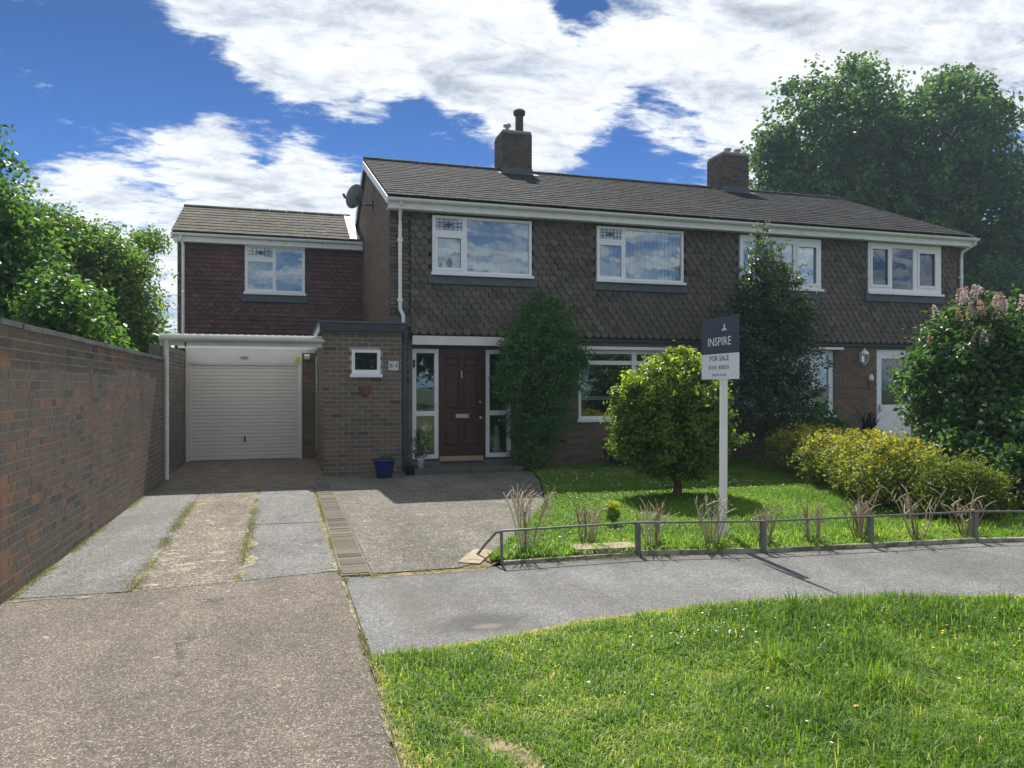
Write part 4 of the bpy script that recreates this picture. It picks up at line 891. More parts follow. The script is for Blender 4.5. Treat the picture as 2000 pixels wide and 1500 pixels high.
# blue pot
bp = thing('plant_pot', 'blue glazed pot with a small leafy plant at the foot of the porch wall', 'plant pot', (1.60, 13.06, 0))
part('pot', MB().lathe((1.60, 13.06, .008), [(.0, 0), (.125, 0), (.14, .05), (.17, .22), (.18, .28), (.195, .285), (.195, .31), (.175, .31), (.165, .26), (0, .26)], 24), M['blue'], bp, smooth=True)
part('soil', MB().lathe((1.60, 13.06, .27), [(0, 0), (.165, 0), (.165, .003)], 16), M['soil'], bp)
foliage('plant', bp, M['leaf_dark'], [(1.64, 13.06, .32, .12, .12, .05)], 30, 5, .03, .04)
sp = thing('plant_pot', 'small white pot holding a dark shrub beside the front door sidelight', 'plant pot', (2.30, 13.48, .1))
part('pot', MB().lathe((2.30, 13.48, .102), [(0, 0), (.05, 0), (.062, .15), (.07, .155), (.07, .175), (.055, .175), (.05, .14), (0, .14)], 16), M['white'], sp, smooth=True)
foliage('plant', sp, M['leaf_dark'], [(2.29, 13.48, .52, .12, .12, .26)], 90, 8, .035, .035)
dk = thing('plant_pot', 'dark pot on the ground between the porch pipe and the white pot', 'plant pot', (2.07, 13.30, 0))
part('pot', MB().lathe((2.07, 13.30, .008), [(0, 0), (.07, 0), (.09, .16), (.10, .17), (.08, .17), (0, .15)], 16), M['blackplastic'], dk, smooth=True)
o = part('doormat', MB().obox((3.12, 13.78, .158), (.78, .30, .014), Matrix.Rotation(.02, 3, 'Z')), M['mat']); o['label'] = 'dark doormat on the step in front of the mahogany door'; o['category'] = 'doormat'
# wall lantern
wl = thing('wall_lantern', "white glazed coach lantern on the neighbour's brick wall left of its door", 'lantern', (12.29, 13.95, 2.2))
mb = MB(); x, y, z = 12.29, 13.92, 2.2
for sx in (-1, 1):
    for sy in (-1, 1): mb.tube([(x + sx * .045, y + sy * .045, z - .10), (x + sx * .06, y + sy * .06, z + .08)], .008, 5)
mb.lathe((x, y, z + .08), [(.10, 0), (.09, .03), (.03, .09), (.012, .10), (.012, .14), (0, .145)], 6); mb.lathe((x, y, z - .17), [(0, 0), (.02, .01), (.05, .05), (.065, .07)], 6)
part('frame', mb, M['white'], wl); part('glass_body', MB().lathe((x, y, z - .10), [(.045, 0), (.065, .18)], 6), M['glass'], wl); part('back_bracket', MB().box(x - .03, x + .03, y + .08, y + .128, z - .1, z + .12).tube([(x, y, z + .2), (x, y + .10, z + .1)], .01, 6), M['white'], wl)
hb = thing('hanging_ornament', "small white and red ornament on the wall by the neighbour's door frame", 'ornament', (12.5, 13.98, 1.7))
part('disc', MB().lathe((12.52, 13.98, 1.68), [(0, 0), (.05, .02), (.06, .08), (.03, .15), (0, .16)], 10), M['white'], hb); part('tassel', MB().tube([(12.52, 13.98, 1.66), (12.52, 13.98, 1.50)], [.008, .03], 8), M['terracotta'], hb)

# ================================================================== RAILING
rl = thing('low_railing', 'low grey tubular knee rail with square posts along the front lawn kerb', 'railing', (4.2, 6.2, 0))
posts = [(1.80, 6.38), (3.11, 6.39), (4.29, 6.17), (5.44, 6.08), (6.63, 5.99), (8.0, 5.70), (9.4, 5.35)]
for i, (x, y) in enumerate(posts):
    s = .018 if i == 0 else .021
    part('post', MB().obox((x, y, .15), (s * 2 * (.6 if i == 0 else 1), s * 2 * (.6 if i == 0 else 1), .30), Matrix.Rotation(random.uniform(-.1, .1), 3, 'Z') @ Matrix.Rotation(random.uniform(-.02, .02), 3, 'Y')), M['galv'], rl)
part('rail', MB().tube([(x, y, .295 + .006 * math.sin(i * 2.1)) for i, (x, y) in enumerate(posts)], .0105, 8), M['galv'], rl)
part('end_brace', MB().tube([(1.80, 6.38, .285), (1.775, 6.46, .27), (1.73, 6.62, .15), (1.68, 6.80, .0)], .012, 8), M['galv'], rl)

# ================================================================== SIGN
sg = thing('for_sale_sign', 'estate agent for sale board on a white post on the front lawn', 'for sale sign', (4.19, 6.68, 0))
sx, sy = 4.19, 6.68; DR = Vector((-.17, -1, 0)).normalized(); DR = Vector((-.03, -1, 0)).normalized()
part('post', MB().obox((sx, sy, .99), (.068, .04, 2.0), Matrix.Rotation(-.2, 3, 'Z') @ Matrix.Rotation(.004, 3, 'Y')), M['signpost'], sg)
ux = DR; rotm = Matrix((( ux.x, 0, ux.y), (ux.y, 0, -ux.x), (0, 1, 0)))   # columns: text x, text y(up), normal
BW = .70; cb = Vector((sx - .055, sy - .02, 0))
nb_ = Vector((ux.y, -ux.x, 0))
RB = Matrix(((ux.x, nb_.x, 0), (ux.y, nb_.y, 0), (0, 0, 1)))
bd = part('upper_board', MB().obox(cb + Vector((0, 0, 2.065)), (BW, .012, .365), RB), M['signdark'], sg)
bw_ = part('lower_board', MB().obox(cb + Vector((0, 0, 1.755)), (BW, .012, .253), RB), M['signwhite'], sg)
TR = Matrix(((ux.x, 0, nb_.x), (ux.y, 0, nb_.y), (0, 1, 0)))
face = nb_ * .0075
text('INSPIRE', .12, cb + ux * .0 + Vector((0, 0, 2.00)) + face, TR, M['signwhite'], bd, 'lettering', .0008, sx=1.12)
mb = MB(); lc = cb + ux * .10 + Vector((0, 0, 2.13)) + face
for a0, k in ((90, 1), (210, 1), (330, 1)):
    q = R(a0); p = lc + (ux * math.cos(q) + Vector((0, 0, 1)) * math.sin(q)) * .022
    n = 4; vs = [p + (ux * math.cos(q + 1.5708 * j) + Vector((0, 0, 1)) * math.sin(q + 1.5708 * j)) * (.030 if j % 2 == 0 else .014) for j in range(4)]
    mb.add(vs + [v + nb_ * .001 for v in vs], [(0,1,2,3), (4,5,6,7)])
part('emblem', mb, M['signwhite'], bd)
text('FOR SALE', .075, cb + Vector((0, 0, 1.835)) + face, TR, M['ink_navy'], bw_, 'lettering', .0008, sx=1.15)
text('01243', .055, cb - ux * .125 + Vector((0, 0, 1.745)) + face, TR, M['ink_red'], bw_, 'lettering', .0008, sx=1.2)
text('850555', .055, cb + ux * .09 + Vector((0, 0, 1.745)) + face, TR, M['ink_red'], bw_, 'lettering', .0008, sx=1.2)
text('inspire.co.uk', .036, cb + Vector((0, 0, 1.675)) + face, TR, M['ink_teal'], bw_, 'lettering', .0008, sx=1.5)
bk = MB().obox(Vector((sx, sy, 1.0)) + Vector((0,0,1.0)), (.09, .06, .02)).obox(Vector((sx, sy, 1.72)), (.09, .06, .02))


# ================================================================== PRUNED BUSHES
bushes = [(2.14,6.72,.56,16,.30,'tallest pruned bare bush, leftmost behind the railing beside the parking area'),
          (2.80,6.86,.38,12,.18,'pruned bare bush behind the sandy paving slab'),
          (3.33,6.52,.44,12,.20,'pruned bare bush just right of the second railing post'),
          (3.90,6.40,.46,12,.22,'pruned bare bush at the foot of the for sale sign'),
          (4.42,6.30,.36,11,.17,'pruned bare bush behind the third railing post'),
          (4.94,6.28,.38,10,.12,'narrow upright pruned bush midway between the third and fourth posts'),
          (5.55,6.34,.42,18,.24,'dense twiggy pruned bush behind the fourth railing post'),
          (6.08,6.16,.50,12,.26,'open pruned bush with thick pale stems between fourth and fifth posts'),
          (6.72,6.18,.42,12,.25,'pruned bush behind the fifth railing post, rightmost of the row')]
for (x, y, h, n, sp_, lab) in bushes:
    h *= random.uniform(1.0, 1.22)
    t = thing('pruned_bush', lab, 'bush', (x, y, 0), 'pruned bare bushes along the lawn kerb')
    mb = MB(); tips_ = []
    for k in range(n):
        a = random.uniform(0, 6.283); r = sp_ * random.uniform(.25, 1); hh = h * random.uniform(.65, 1.02)
        p0 = Vector((x + .04 * math.cos(a), y + .04 * math.sin(a), -.01)); p3 = Vector((x + r * math.cos(a), y + r * math.sin(a), hh))
        pts = [p0, p0.lerp(p3, .35) + Vector((random.uniform(-.02, .02), random.uniform(-.02, .02), .03)), p0.lerp(p3, .7) + Vector((random.uniform(-.02, .02), random.uniform(-.02, .02), .02)), p3]
        r0 = random.uniform(.0055, .0105); tn = random.random()
        mb.tube(pts, [r0, r0 * .85, r0 * .75, r0 * .6], 5, tn)
        for j in range(random.randint(2, 4)):
            q = pts[1].lerp(pts[3], random.uniform(.2, 1)); e = q + Vector((random.uniform(-1, 1) * .10, random.uniform(-1, 1) * .10, random.uniform(.05, .14)))
            mb.tube([q, q.lerp(e, .5) + Vector((0, 0, .01)), e], [r0 * .6, r0 * .5, r0 * .35], 4, min(1, tn + .2))
    part('stems', mb, M['twig'], t)
    foliage('new_leaves', t, M['leaf_left'], [(x, y, .06, sp_ * .6, sp_ * .6, .06)], 26, 3, .03, .030)

# ================================================================== PLANTS
def lift(P_, tone, z0, z1, g): return tone + g * np.clip((P_[:, 2] - z0) / (z1 - z0), 0, 1)
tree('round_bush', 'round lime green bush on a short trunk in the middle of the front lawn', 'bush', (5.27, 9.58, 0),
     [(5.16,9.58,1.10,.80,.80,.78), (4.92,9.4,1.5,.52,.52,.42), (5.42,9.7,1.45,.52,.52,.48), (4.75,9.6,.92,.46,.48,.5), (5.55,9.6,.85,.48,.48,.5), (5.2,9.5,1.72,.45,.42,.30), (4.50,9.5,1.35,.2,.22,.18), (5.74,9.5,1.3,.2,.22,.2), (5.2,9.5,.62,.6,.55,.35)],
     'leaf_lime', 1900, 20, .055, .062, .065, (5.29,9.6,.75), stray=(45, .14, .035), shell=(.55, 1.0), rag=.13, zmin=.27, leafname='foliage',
     tonef=lambda P_, t: t * .8 - .16 + .50 * np.clip((P_[:, 2] - 1.30) / .7, 0, 1) * RNG.random(len(P_)) + .12 * RNG.random(len(P_)))  # top light painted into the leaf tone: yellower above, greener sides
tree('wall_shrub', 'tall dark green shrub against the wall between front door and big window', 'shrub', (4.62, 13.45, 0),
     [(4.60,13.42,1.85,.82,.44,.65), (4.62,13.45,2.42,.62,.42,.55), (4.55,13.5,2.92,.34,.28,.36), (4.85,13.5,2.85,.28,.26,.3), (4.5,13.45,1.1,.66,.40,.6), (4.45,13.5,.5,.42,.35,.5), (5.05,13.4,2.1,.44,.38,.45), (4.1,13.4,2.35,.35,.3,.3), (3.95,13.4,1.6,.3,.3,.4)],
     'leaf_mid', 1500, 20, .06, .055, .05, (4.6,13.5,1.4), stray=(60, .22, .04), shell=(.55, 1.0), rag=.13, zmin=.04, leafname='foliage')
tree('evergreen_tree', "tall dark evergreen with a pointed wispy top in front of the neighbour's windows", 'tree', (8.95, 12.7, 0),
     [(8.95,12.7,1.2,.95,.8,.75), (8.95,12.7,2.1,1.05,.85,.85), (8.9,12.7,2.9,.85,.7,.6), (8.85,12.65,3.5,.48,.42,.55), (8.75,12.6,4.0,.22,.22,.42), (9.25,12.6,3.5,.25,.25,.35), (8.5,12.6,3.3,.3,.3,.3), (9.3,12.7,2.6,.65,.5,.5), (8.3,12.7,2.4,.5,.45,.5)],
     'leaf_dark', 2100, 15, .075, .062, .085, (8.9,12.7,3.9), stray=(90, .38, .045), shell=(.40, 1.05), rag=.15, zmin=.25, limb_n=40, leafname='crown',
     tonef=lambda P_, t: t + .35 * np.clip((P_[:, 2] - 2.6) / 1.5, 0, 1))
tree('low_shrub', "low glossy green shrub below the neighbour's narrow window", 'shrub', (10.45, 13.2, 0), [(10.45,13.2,.75,.55,.4,.45), (10.0,13.2,.6,.5,.4,.4), (10.7,13.1,.5,.4,.35,.4)], 'leaf_mid', 350, 18, .05, .07, .03, (10.45,13.2,.6), zmin=.03, leafname='foliage')
tree('low_shrub', 'dark low shrub in the shade behind the round bush under the neighbour window', 'shrub', (7.2, 13.3, 0), [(7.2,13.3,.4,.7,.4,.4), (6.3,13.4,.3,.5,.35,.3), (8.0,13.2,.45,.6,.4,.4)], 'leaf_dark', 420, 16, .05, .05, .03, (7.2,13.3,.4), zmin=.03, leafname='foliage')
hl = []
for k, (x, y, z, rx, ry, rz) in enumerate([(8.75,11.5,.42,.55,.6,.42), (8.5,10.6,.42,.55,.6,.43), (8.25,9.8,.42,.62,.6,.42), (7.95,9.0,.44,.62,.6,.44), (7.65,8.3,.44,.6,.6,.44), (7.35,7.7,.42,.6,.55,.42), (8.4,9.0,.32,.6,.6,.36), (8.0,8.2,.34,.55,.55,.36)]): hl.append((x, y, z, rx, ry, rz))
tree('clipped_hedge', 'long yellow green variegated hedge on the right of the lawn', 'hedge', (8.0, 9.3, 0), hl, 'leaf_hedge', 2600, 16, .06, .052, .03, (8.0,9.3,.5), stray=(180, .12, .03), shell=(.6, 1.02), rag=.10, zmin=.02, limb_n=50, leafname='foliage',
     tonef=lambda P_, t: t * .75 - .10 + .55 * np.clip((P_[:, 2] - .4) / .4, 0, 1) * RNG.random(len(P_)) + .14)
# arching grassy clump in front of the hedge's right end
def blades_clump(name, label, cat, c, n, h, spread, w, mat, tone=(0, 1)):
    t = thing(name, label, cat, (c[0], c[1], 0)); mb = MB()
    for k in range(n):
        a = random.uniform(0, 6.283); r = spread * random.uniform(.2, 1); hh = h * random.uniform(.55, 1); bx = c[0] + random.uniform(-.1, .1); by = c[1] + random.uniform(-.1, .1)
        pr = []
        for i in range(5):
            s = i / 4; pr.append(Vector((bx + r * math.cos(a) * s * s * 1.05, by + r * math.sin(a) * s * s * 1.05, c[2] + hh * (1 - (1 - s) ** 1.7) - .12 * hh * s ** 4)))
        sd2 = Vector((-math.sin(a), math.cos(a), 0)); vs = []
        for i, p in enumerate(pr): ww = w * (1 - (i / 4) ** 2) + .001; vs += [p - sd2 * ww, p + sd2 * ww]
        mb.add(vs, [(2 * i, 2 * i + 1, 2 * i + 3, 2 * i + 2) for i in range(4)], random.uniform(*tone))
    part('blades', mb, mat, t); return t
tree('tall_grass_clump', 'loose arching brownish green shrub at the right end of the hedge', 'shrub', (7.75, 6.95, 0), [(7.35,7.0,.36,.40,.35,.36), (7.6,6.9,.32,.36,.3,.34)], 'leaf_hedge', 600, 12, .07, .075, .02, (7.7,6.95,.35), zmin=.02, leafname='foliage', aspect=.22, limb_n=40, tonef=lambda P_, t: t * .7)
blades_clump('phormium', "dark purple spiky phormium in front of the neighbour's brick wall", 'plant', (11.75, 13.2, .32), 60, .95, .55, .014, M['leaf_purple'])
pp = thing('planter', "white planter between the purple phormium and the neighbour's door", 'planter', (12.05, 12.9, 0)); part('tub', MB().lathe((12.05, 12.9, 0), [(0, 0), (.20, 0), (.26, .42), (.30, .44), (.30, .50), (.24, .50), (0, .46)], 18), M['white'], pp, smooth=True)
# lilac
lob = [(9.75,8.35,1.15,1.25,1.1,1.05), (9.35,8.3,1.95,.85,.8,.62), (9.0,8.45,1.55,.75,.7,.7), (10.1,8.0,2.0,.8,.8,.7), (9.15,8.35,2.35,.42,.42,.38), (10.6,7.8,1.5,1.1,1.0,1.1), (9.6,7.6,.7,.9,.7,.65), (10.3,7.7,2.5,.5,.5,.5), (9.1,8.0,.8,.7,.6,.6), (9.9,6.9,.6,.9,.6,.6), (11.2,6.8,1.3,1.2,1,1.2), (8.55,7.35,.38,.62,.5,.46), (8.9,7.6,.9,.6,.6,.6), (8.3,8.1,.6,.4,.4,.45)]
li = tree('lilac_bush', 'large lilac bush with faded pink flower spikes at the right edge of the front garden', 'bush', (9.8, 8.2, 0), lob, 'leaf_lilac', 3000, 16, .085, .078, .06, (9.8,8.2,1.0), stray=(60, .3, .06), shell=(.5, 1.04), rag=.12, zmin=.03, leafname='foliage', aspect=.75, limb_n=40)
pan = []; 
for k in range(75):
    l = random.choice([lob[1], lob[3], lob[4], lob[4], lob[7], lob[7], lob[2]]); a = random.uniform(0, 6.283); e = random.uniform(.1, 1.4)
    if random.random() < .65: a = random.uniform(math.pi, 2 * math.pi)
    pan.append((l[0] + l[3] * math.cos(a) * math.cos(e), l[1] + l[4] * math.sin(a) * math.cos(e), l[2] + l[5] * math.sin(e) + .05, a, random.random()))
PP = []; TT = []
for (x, y, z, a, tt) in pan:
    n = 60; s = RNG.random(n); r = .055 * (1 - s * .8); q = RNG.random(n) * 6.283
    PP.append(np.c_[x + r * np.cos(q) + .05 * s * math.cos(a), y + r * np.sin(q) + .05 * s * math.sin(a), z + s * .19]); TT.append(np.clip(tt + RNG.normal(size=n) * .15, 0, 1))
PP = np.concatenate(PP); TT = np.concatenate(TT)
link('flower_spikes', leaf_mesh('flower_spikes', PP, RNG.normal(size=PP.shape), .026 + .012 * RNG.random(len(PP)), TT, .9), M['bloom'], li)
# topiary
tp = thing('topiary_ball', 'tiny lime topiary ball on a thin stem on the lawn left of the round bush', 'topiary', (3.42, 7.65, 0))
part('stem', MB().tube([(3.42,7.65,0), (3.42,7.65,.12)], .008, 6), M['bark'], tp)
foliage('foliage', tp, M['leaf_lime'], [(3.42,7.65,.19,.085,.085,.11)], 130, 14, .014, .020, shell=(.5, 1), rag=.05, tonef=lambda P_, t: t + .3 * np.clip((P_[:, 2] - .18) / .1, 0, 1) - .05)
# trees behind the garden wall
tree('broadleaf_tree', 'tall leafy tree behind the garden wall at the far left', 'tree', (-4.9, 12.3, 0),
     [(-4.6,12.2,3.4,1.25,1.2,1.1), (-5.2,12.0,4.2,1.0,1.0,.8), (-4.3,12.2,4.2,.75,.8,.7), (-4.9,12.2,4.65,.7,.7,.42), (-3.85,12.2,3.2,.8,.8,.9), (-6,12,3.2,1.2,1.2,1.2), (-3.75,12.2,2.5,.5,.6,.5), (-4.8,12.3,2.3,1.2,1,.6)],
     'leaf_left', 2300, 19, .11, .088, .11, (-4.9,12.3,3.2), stray=(60, .5, .08), shell=(.45, 1.04), rag=.12, aspect=.7, tonef=lambda P_, t: t - .04)
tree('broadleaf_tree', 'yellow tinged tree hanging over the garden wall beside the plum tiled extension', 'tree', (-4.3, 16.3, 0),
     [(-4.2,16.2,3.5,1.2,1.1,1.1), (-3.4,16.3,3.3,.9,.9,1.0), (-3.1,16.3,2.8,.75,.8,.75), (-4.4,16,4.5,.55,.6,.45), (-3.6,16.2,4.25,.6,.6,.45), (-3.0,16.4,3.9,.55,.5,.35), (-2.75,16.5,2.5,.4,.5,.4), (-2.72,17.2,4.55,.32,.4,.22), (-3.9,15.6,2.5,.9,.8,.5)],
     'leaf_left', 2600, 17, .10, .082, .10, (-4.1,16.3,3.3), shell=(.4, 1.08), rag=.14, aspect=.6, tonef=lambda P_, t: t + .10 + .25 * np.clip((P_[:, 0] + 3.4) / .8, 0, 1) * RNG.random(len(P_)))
tree('overhanging_shrub', 'leafy shrub spilling over the top of the garden wall', 'shrub', (-2.6, 11.6, 0),
     [(-2.5,10.9,2.15,.36,.6,.24), (-2.35,11.6,2.08,.26,.35,.16), (-2.75,11.2,2.5,.5,.9,.45), (-2.75,11.2,1.6,.35,.9,.6)], 'leaf_left', 620, 14, .08, .085, .04, (-2.7,11.7,2.1), shell=(.5, 1.05), leafname='foliage', aspect=.65)
# shed
sh = thing('garden_shed', 'shed with a pale roof and dark gable showing above the garden wall', 'shed', (-3.2, 18, 0))
Rz = Matrix.Rotation(.55, 3, 'Z'); sc_ = Vector((-3.12, 17.6, 0))
def sp3(x, y, z): return tuple(sc_ + Rz @ Vector((x, y, z)))
mb = MB().add([sp3(-.55,0,0), sp3(.55,0,0), sp3(.55,0,2.33), sp3(0,0,2.62), sp3(-.55,0,2.33), sp3(-.55,2.6,0), sp3(.55,2.6,0), sp3(.55,2.6,2.33), sp3(0,2.6,2.62), sp3(-.55,2.6,2.33)], [(0,1,2,3,4), (9,8,7,6,5), (0,4,9,5), (1,6,7,2)])
part('wall', mb, M['shedwood'], sh)
for s in (-1, 1):
    mb = MB().add([sp3(0,-.12,2.66), sp3(s*.68,-.12,2.30), sp3(s*.68,2.7,2.30), sp3(0,2.7,2.66), sp3(0,-.12,2.69), sp3(s*.68,-.12,2.33), sp3(s*.68,2.7,2.33), sp3(0,2.7,2.69)], [(0,1,2,3), (4,7,6,5), (0,4,5,1), (1,5,6,2), (2,6,7,3), (3,7,4,0)]); part('roof_slope', mb, M['shedroof'], sh)
    mb = MB().add([sp3(0,-.15,2.70), sp3(s*.70,-.15,2.34), sp3(s*.70,-.15,2.24), sp3(0,-.15,2.60), sp3(0,-.122,2.70), sp3(s*.70,-.122,2.34), sp3(s*.70,-.122,2.24), sp3(0,-.122,2.60)], [(0,1,2,3), (4,7,6,5), (0,4,5,1), (3,2,6,7)]); part('barge_board', mb, M['shedroof'], sh)
# big tree behind on the right
bl = [(28.5,35,15.2,3.8,4,3.6),(35.8,35,15.0,4.3,4,4.0),(26.6,35,11.5,3.0,3.5,3.2),(31.5,35,11.5,4.6,4,4),(38.8,35,11.4,4.2,4,3.6),(29.8,35,17.7,1.9,2,1.9),(32.6,35,15.5,2,2,2),(36.7,35,18.1,2.0,2,1.7),(39.6,35,16.6,1.9,1.8,1.6),(25.2,35,14,1.3,1.6,1.3),(41.2,35,13.2,1.8,2,1.5),(25,35,9.3,1.8,2,1.8),(34,35,7.5,5,4,3),(41.5,35,8.5,3.4,3,3)]
tree('large_tree', 'huge dark spreading tree rising behind the right end of the houses', 'tree', (31.5, 36, 0), bl, 'leaf_oak', 3400, 20, .30, .27, .5, (32,35.5,11), stray=(110, .6, .22), shell=(.25, 1.03), rag=.11, aspect=.7, limb_n=110)
for (x, y, z, r, lab, tone) in ((44.5,38,8.2,3.6,'dark tree at the far right edge beyond the gable', 0), (36,30,4.4,3.4,'shadowy lower tree just right of the far downpipe', 1), (19.5,30,6.3,2.4,'light green tree top showing right of the two pot chimney', 2)):
    ls = [(x, y, z, r, r * .9, r * .95), (x - r * .6, y, z - r * .5, r * .7, r * .7, r * .7), (x + r * .6, y, z - r * .4, r * .8, r * .7, r * .8), (x, y, z + r * .6, r * .5, r * .5, r * .5), (x, y, z * .45, r * 1.2, r * .9, z * .4)]
    tree('background_tree', lab, 'tree', (x, y, 0), ls, 'leaf_left' if tone == 2 else 'leaf_oak', 1500, 13, .30, .30, .3, (x, y, z), shell=(.3, 1.05), aspect=.7, limb_n=20)
# trees on the other side of the street: the upstairs panes mirror them
for k, (x, y, h, lab) in enumerate(((3.5,-27,9.5,'tree across the street mirrored in the second upstairs window'), (12,-30,11,'tree across the street mirrored in the third upstairs window'), (22,-27,9,'tree across the street mirrored in the rightmost upstairs window'), (-6,-31,8,'smaller tree across the street mirrored in the first upstairs window'))):
    tree('street_tree', lab, 'tree', (x, y, 0), [(x, y, h * .6, h * .36, h * .36, h * .36), (x - h * .2, y, h * .5, h * .25, h * .25, h * .25), (x + h * .2, y, h * .55, h * .25, h * .25, h * .28)], 'leaf_oak', 380, 12, .5, .55, .25, (x, y, h * .5), limb_n=8)

# ================================================================== GRASS
def in_poly(P_, poly):
    x, y = P_[:, 0], P_[:, 1]; c = np.zeros(len(P_), bool); j = len(poly) - 1
    for i in range(len(poly)):
        xi, yi = poly[i]; xj, yj = poly[j]
        with np.errstate(divide='ignore', invalid='ignore'):
            c ^= ((yi > y) != (yj > y)) & (x < (xj - xi) * (y - yi) / (yj - yi + 1e-12) + xi)
        j = i
    return c
def vnoise(x, y, s, seed):
    rs = np.random.default_rng(seed); g = rs.random((64, 64)); u = (x * s) % 63; v = (y * s) % 63
    i = u.astype(int); j = v.astype(int); fu = u - i; fv = v - j; fu = fu * fu * (3 - 2 * fu); fv = fv * fv * (3 - 2 * fv)
    return (g[i, j] * (1 - fu) + g[i + 1, j] * fu) * (1 - fv) + (g[i, j + 1] * (1 - fu) + g[i + 1, j + 1] * fu) * fv
def grass(name, P_, h, w, tone, z0, lean=1.0):
    h = h * 1.3
    n = len(P_); a = RNG.random(n) * 6.283; d = np.c_[np.cos(a), np.sin(a), np.zeros(n)]; sdv = np.c_[-np.sin(a), np.cos(a), np.zeros(n)]
    b = np.c_[P_, np.full(n, z0)]; ln = (RNG.random(n) ** 1.3)[:, None] * lean * 2
    h = h * np.where(RNG.random(n) < .12, 1.5, 1.0); up = np.array([0, 0, 1.0]); H = h[:, None]; Wd = w[:, None]
    m = b + up * H * .55 + d * H * ln * .35; t = b + up * H * np.maximum(.25, 1 - .5 * ln) + d * H * ln
    V = np.stack([b - sdv * Wd, b + sdv * Wd, m - sdv * Wd * .8, m + sdv * Wd * .8, t], 1).reshape(-1, 3)
    base = np.arange(n)[:, None] * 5
    F = np.concatenate([base + np.array([0, 1, 3]), base + np.array([0, 3, 2]), base + np.array([2, 3, 4])], 1).reshape(-1)
    me = bpy.data.meshes.new(name); me.vertices.add(5 * n); me.vertices.foreach_set('co', V.astype(np.float32).ravel())
    me.loops.add(9 * n); me.loops.foreach_set('vertex_index', F.astype(np.int32)); me.polygons.add(3 * n)
    me.polygons.foreach_set('loop_start', (np.arange(3 * n) * 3).astype(np.int32)); me.update(); me.validate()
    at = me.attributes.new('tone', 'FLOAT', 'POINT'); at.data.foreach_set('value', np.repeat(np.clip(tone, 0, 1), 5).astype(np.float32))
    o = link(name, me, M['grass']); o['kind'] = 'stuff'; return o
VERGE = [(x, y) for x, y in S_EDGE] + [(30,-4),(.462,-4),(.462,4.36)]
c_, s_n = math.cos(HEAD), math.sin(HEAD)
# verge: denser near the camera
Q = RNG.random((900000, 2)) * np.array([9.5, 6.0]) + np.array([.45, -.6])
fw_ = Q[:, 0] * s_n + Q[:, 1] * c_; rt_ = Q[:, 0] * c_ - Q[:, 1] * s_n
keep = in_poly(Q, VERGE) & (fw_ > 2.3) & (np.abs(rt_) < fw_ * .72 + .4) & (RNG.random(len(Q)) < np.clip(1.25 - .13 * fw_, .4, 1))
Q = Q[keep]
pn = vnoise(Q[:, 0], Q[:, 1], 1.7, 5); pn2 = vnoise(Q[:, 0], Q[:, 1], 6.5, 6)
wear = np.exp(-(((Q[:, 0] - np.interp(Q[:, 1], [2.6, 3.05, 3.4, 3.9, 4.2], [1.05, .93, .70, .58, .52])) / .065) ** 2)) * np.clip((3.75 - Q[:, 1]) * 2.2, 0, 1)
edge_d = np.minimum.reduce([np.abs(Q[:, 1] - np.interp(Q[:, 0], [p[0] for p in S_EDGE], [p[1] for p in S_EDGE])), Q[:, 0] - .455])
k2 = (RNG.random(len(Q)) > wear * .95) & (RNG.random(len(Q)) < np.clip(.25 + edge_d * 9, 0, 1)); Q, pn, pn2, edge_d = Q[k2], pn[k2], pn2[k2], edge_d[k2]
if len(Q) > 260000:
    s = RNG.choice(len(Q), 260000, replace=False); Q, pn, pn2, edge_d = Q[s], pn[s], pn2[s], edge_d[s]
hh = (.022 + .045 * np.clip(pn * 1.3 + pn2 * .5 - .35, 0, 1.2)) * (.6 + .8 * RNG.random(len(Q))) * np.clip(.45 + edge_d * 3, 0, 1)
for (tx, ty, tr) in ((3.66, 4.12, .13), (4.6, 3.95, .12), (2.6, 3.6, .16), (2.9, 3.1, .14), (3.25, 4.3, .08)):
    hh += .075 * np.exp(-(((Q[:, 0] - tx) ** 2 + (Q[:, 1] - ty) ** 2) / tr ** 2))
dist_ = np.hypot(Q[:, 0], Q[:, 1])
tone = .50 - .38 * (pn2 - .5) - .35 * (pn - .5) + RNG.normal(size=len(Q)) * .20 + (RNG.random(len(Q)) < .06) * .4 + np.clip(.15 - edge_d, 0, 1) * 5.0 * RNG.random(len(Q))
grass('verge_grass', Q, hh, .0016 + .0004 * dist_ * (.7 + .6 * RNG.random(len(Q))) * .8, tone, .008)
Q = RNG.random((420000, 2)) * np.array([8.0, 8.0]) + np.array([1.7, 5.9]); Q = Q[in_poly(Q, LAWN)]
rt_ = Q[:, 0] * c_ - Q[:, 1] * s_n; fw_ = Q[:, 0] * s_n + Q[:, 1] * c_
Q = Q[(rt_ < fw_ * .7) & (RNG.random(len(Q)) < np.clip(1.3 - fw_ * .07, .3, 1))]
if len(Q) > 150000: Q = Q[RNG.choice(len(Q), 150000, replace=False)]
pn = vnoise(Q[:, 0], Q[:, 1], 1.3, 15); pn2 = vnoise(Q[:, 0], Q[:, 1], 5, 16)
near = np.exp(-((Q[:, 1] - 6.5) / .35) ** 2)
grass('lawn_grass', Q, (.024 + .016 * pn + .02 * pn2 * near + .03 * near * RNG.random(len(Q))) * (.7 + .6 * RNG.random(len(Q))), .0045 + .003 * RNG.random(len(Q)), .56 - .3 * (pn - .5) + RNG.normal(size=len(Q)) * .13 + near * .18, .014)
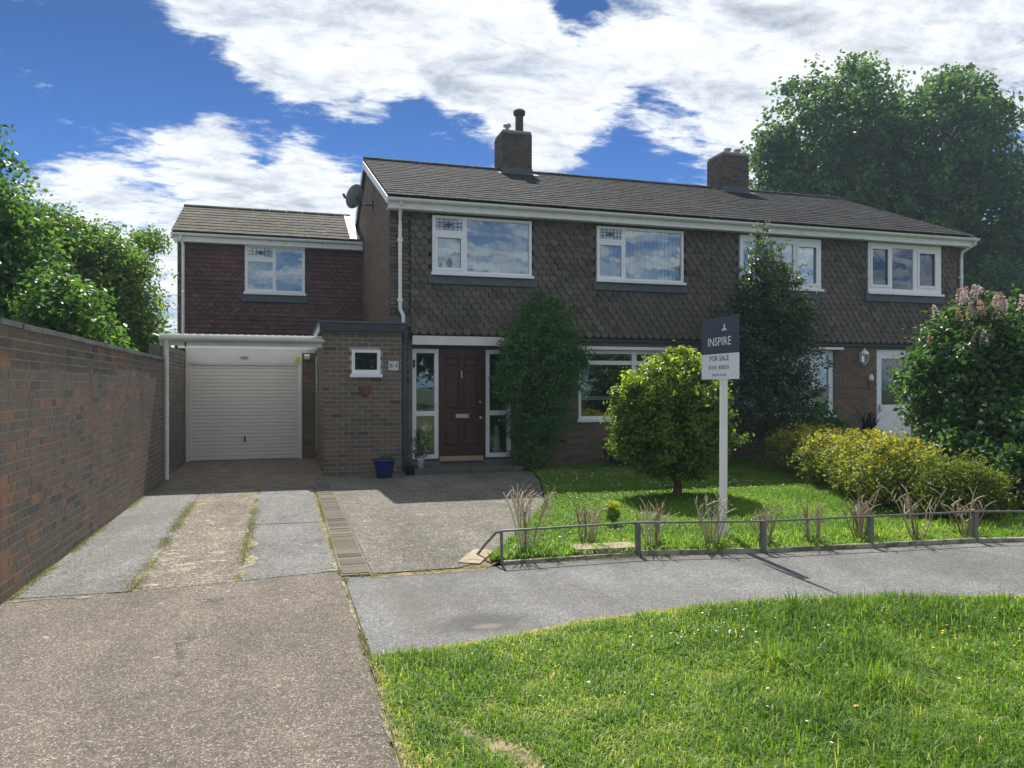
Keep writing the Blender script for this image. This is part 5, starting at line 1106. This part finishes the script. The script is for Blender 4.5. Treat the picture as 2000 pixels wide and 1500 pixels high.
CLP = RNG.random((34000, 2)) * np.array([5.5, 3.0]) + np.array([.5, 2.2]); CLP = CLP[in_poly(CLP, VERGE) & (vnoise(CLP[:, 0], CLP[:, 1], 2.3, 41) > .56) & (CLP[:, 1] < np.interp(CLP[:, 0], [q[0] for q in S_EDGE], [q[1] for q in S_EDGE]) - .14) & (CLP[:, 0] > .6)]
M['clover'] = leafmat('clover leaves', [(0, (.06,.13,.025)), (.5, (.12,.22,.045)), (1, (.20,.31,.09))], .4, .6)
n = len(CLP); o = link('clover', leaf_mesh('clover', np.c_[CLP, .020 + .028 * RNG.random(n)], RNG.normal(size=(n, 3)) * .6 + np.array([0, 0, 1]), .010 + .007 * RNG.random(n), RNG.random(n), .95), M['clover']); o['kind'] = 'stuff'
# daisies and dandelions
def flowers(name, C2, z, r, mat, n=7):
    mb = MB()
    for (x, y) in C2:
        zz_ = z + random.uniform(-.008, .012); tx, ty = random.uniform(-.35, .35), random.uniform(-.5, .1); rr = r * random.uniform(.7, 1.2)
        mb.add([(x, y, zz_ + .004)] + [(x + rr * math.cos(6.283 * k / n), y + rr * math.sin(6.283 * k / n), zz_ + rr * (tx * math.cos(6.283 * k / n) + ty * math.sin(6.283 * k / n))) for k in range(n)], [(0, k + 1, (k + 1) % n + 1) for k in range(n)])
    o = part(name, mb, mat); o['kind'] = 'stuff'
d1 = [(random.gauss(3.35, 1.0), random.uniform(9.3, 12.6)) for _ in range(60)] + [(random.uniform(3.6, 7.4), random.uniform(9.6, 13)) for _ in range(330)] + [(random.uniform(2.3, 6), random.uniform(6.7, 9)) for _ in range(26)]
d1 = [p for p in d1 if in_poly(np.array([p]), LAWN)[0]]
flowers('daisies', d1, .052, .015, M['daisy'])
d2 = [(random.gauss(2.75, .28), random.gauss(4.12, .22)) for _ in range(46)] + [(random.uniform(.8, 5), random.uniform(2.6, 4.3)) for _ in range(26)]
d2 = [p for p in d2 if in_poly(np.array([p]), VERGE)[0] and p[1] < np.interp(p[0], [q[0] for q in S_EDGE], [q[1] for q in S_EDGE]) - .08]
flowers('daisies', d2, .060, .0085, M['daisy'])
d3 = [(random.uniform(3.6, 5.2), random.uniform(3.0, 4.35)) for _ in range(60)] + [(random.uniform(1.2, 3.6), random.uniform(2.8, 4.3)) for _ in range(8)]
d3 = [p for p in d3 if in_poly(np.array([p]), VERGE)[0] and p[1] < np.interp(p[0], [q[0] for q in S_EDGE], [q[1] for q in S_EDGE]) - .08]
flowers('dandelions', d3, .065, .011, M['dandelion'], 8)
# weeds and moss along the joints
M['moss'] = leafmat('dry moss and weeds', [(0, (.10,.085,.035)), (.5, (.17,.165,.045)), (1, (.26,.27,.06))], .4, .8)
Wp = []
for (a, b, n, sdv_, dens_) in (((-1.13, 6.35), (-1.22, 12.1), 5200, .035, 1), ((-.365, 6.45), (-.39, 12.1), 3600, .03, .7), ((-1.93, 6.3), (-1.94, 13.3), 6500, .028, 1), ((.425, 6.4), (.42, 11.5), 2600, .012, 1), ((.452, 3.0), (.45, 6.3), 2200, .014, 1), ((.46, 6.33), (1.7, 6.36), 900, .02, 1), ((1.75, 6.6), (3.28, 9.5), 1400, .04, 1), ((1.8, 6.43), (6.6, 6.0), 2600, .03, 1)):
    s = RNG.random(n); p = np.outer(1 - s, a) + np.outer(s, b); m = vnoise(p[:, 0] * 3 + 9, p[:, 1], 2.2, int(n)) ; p = p + RNG.normal(size=p.shape) * sdv_
    Wp.append(p[m + RNG.random(len(p)) * .35 > .66])
Wp = np.concatenate(Wp); n = len(Wp)
me = leaf_mesh('joint_weeds', np.c_[Wp, .005 + .007 * RNG.random(n)], RNG.normal(size=(n, 3)) * .35 + np.array([0, 0, 1]),   .015 * (.5 + RNG.random(n)), .30 + .6 * RNG.random(n) * vnoise(Wp[:, 0], Wp[:, 1], 3, 77) * 1.6, .5)
o = link('joint_weeds', me, M['moss']); o['kind'] = 'stuff'
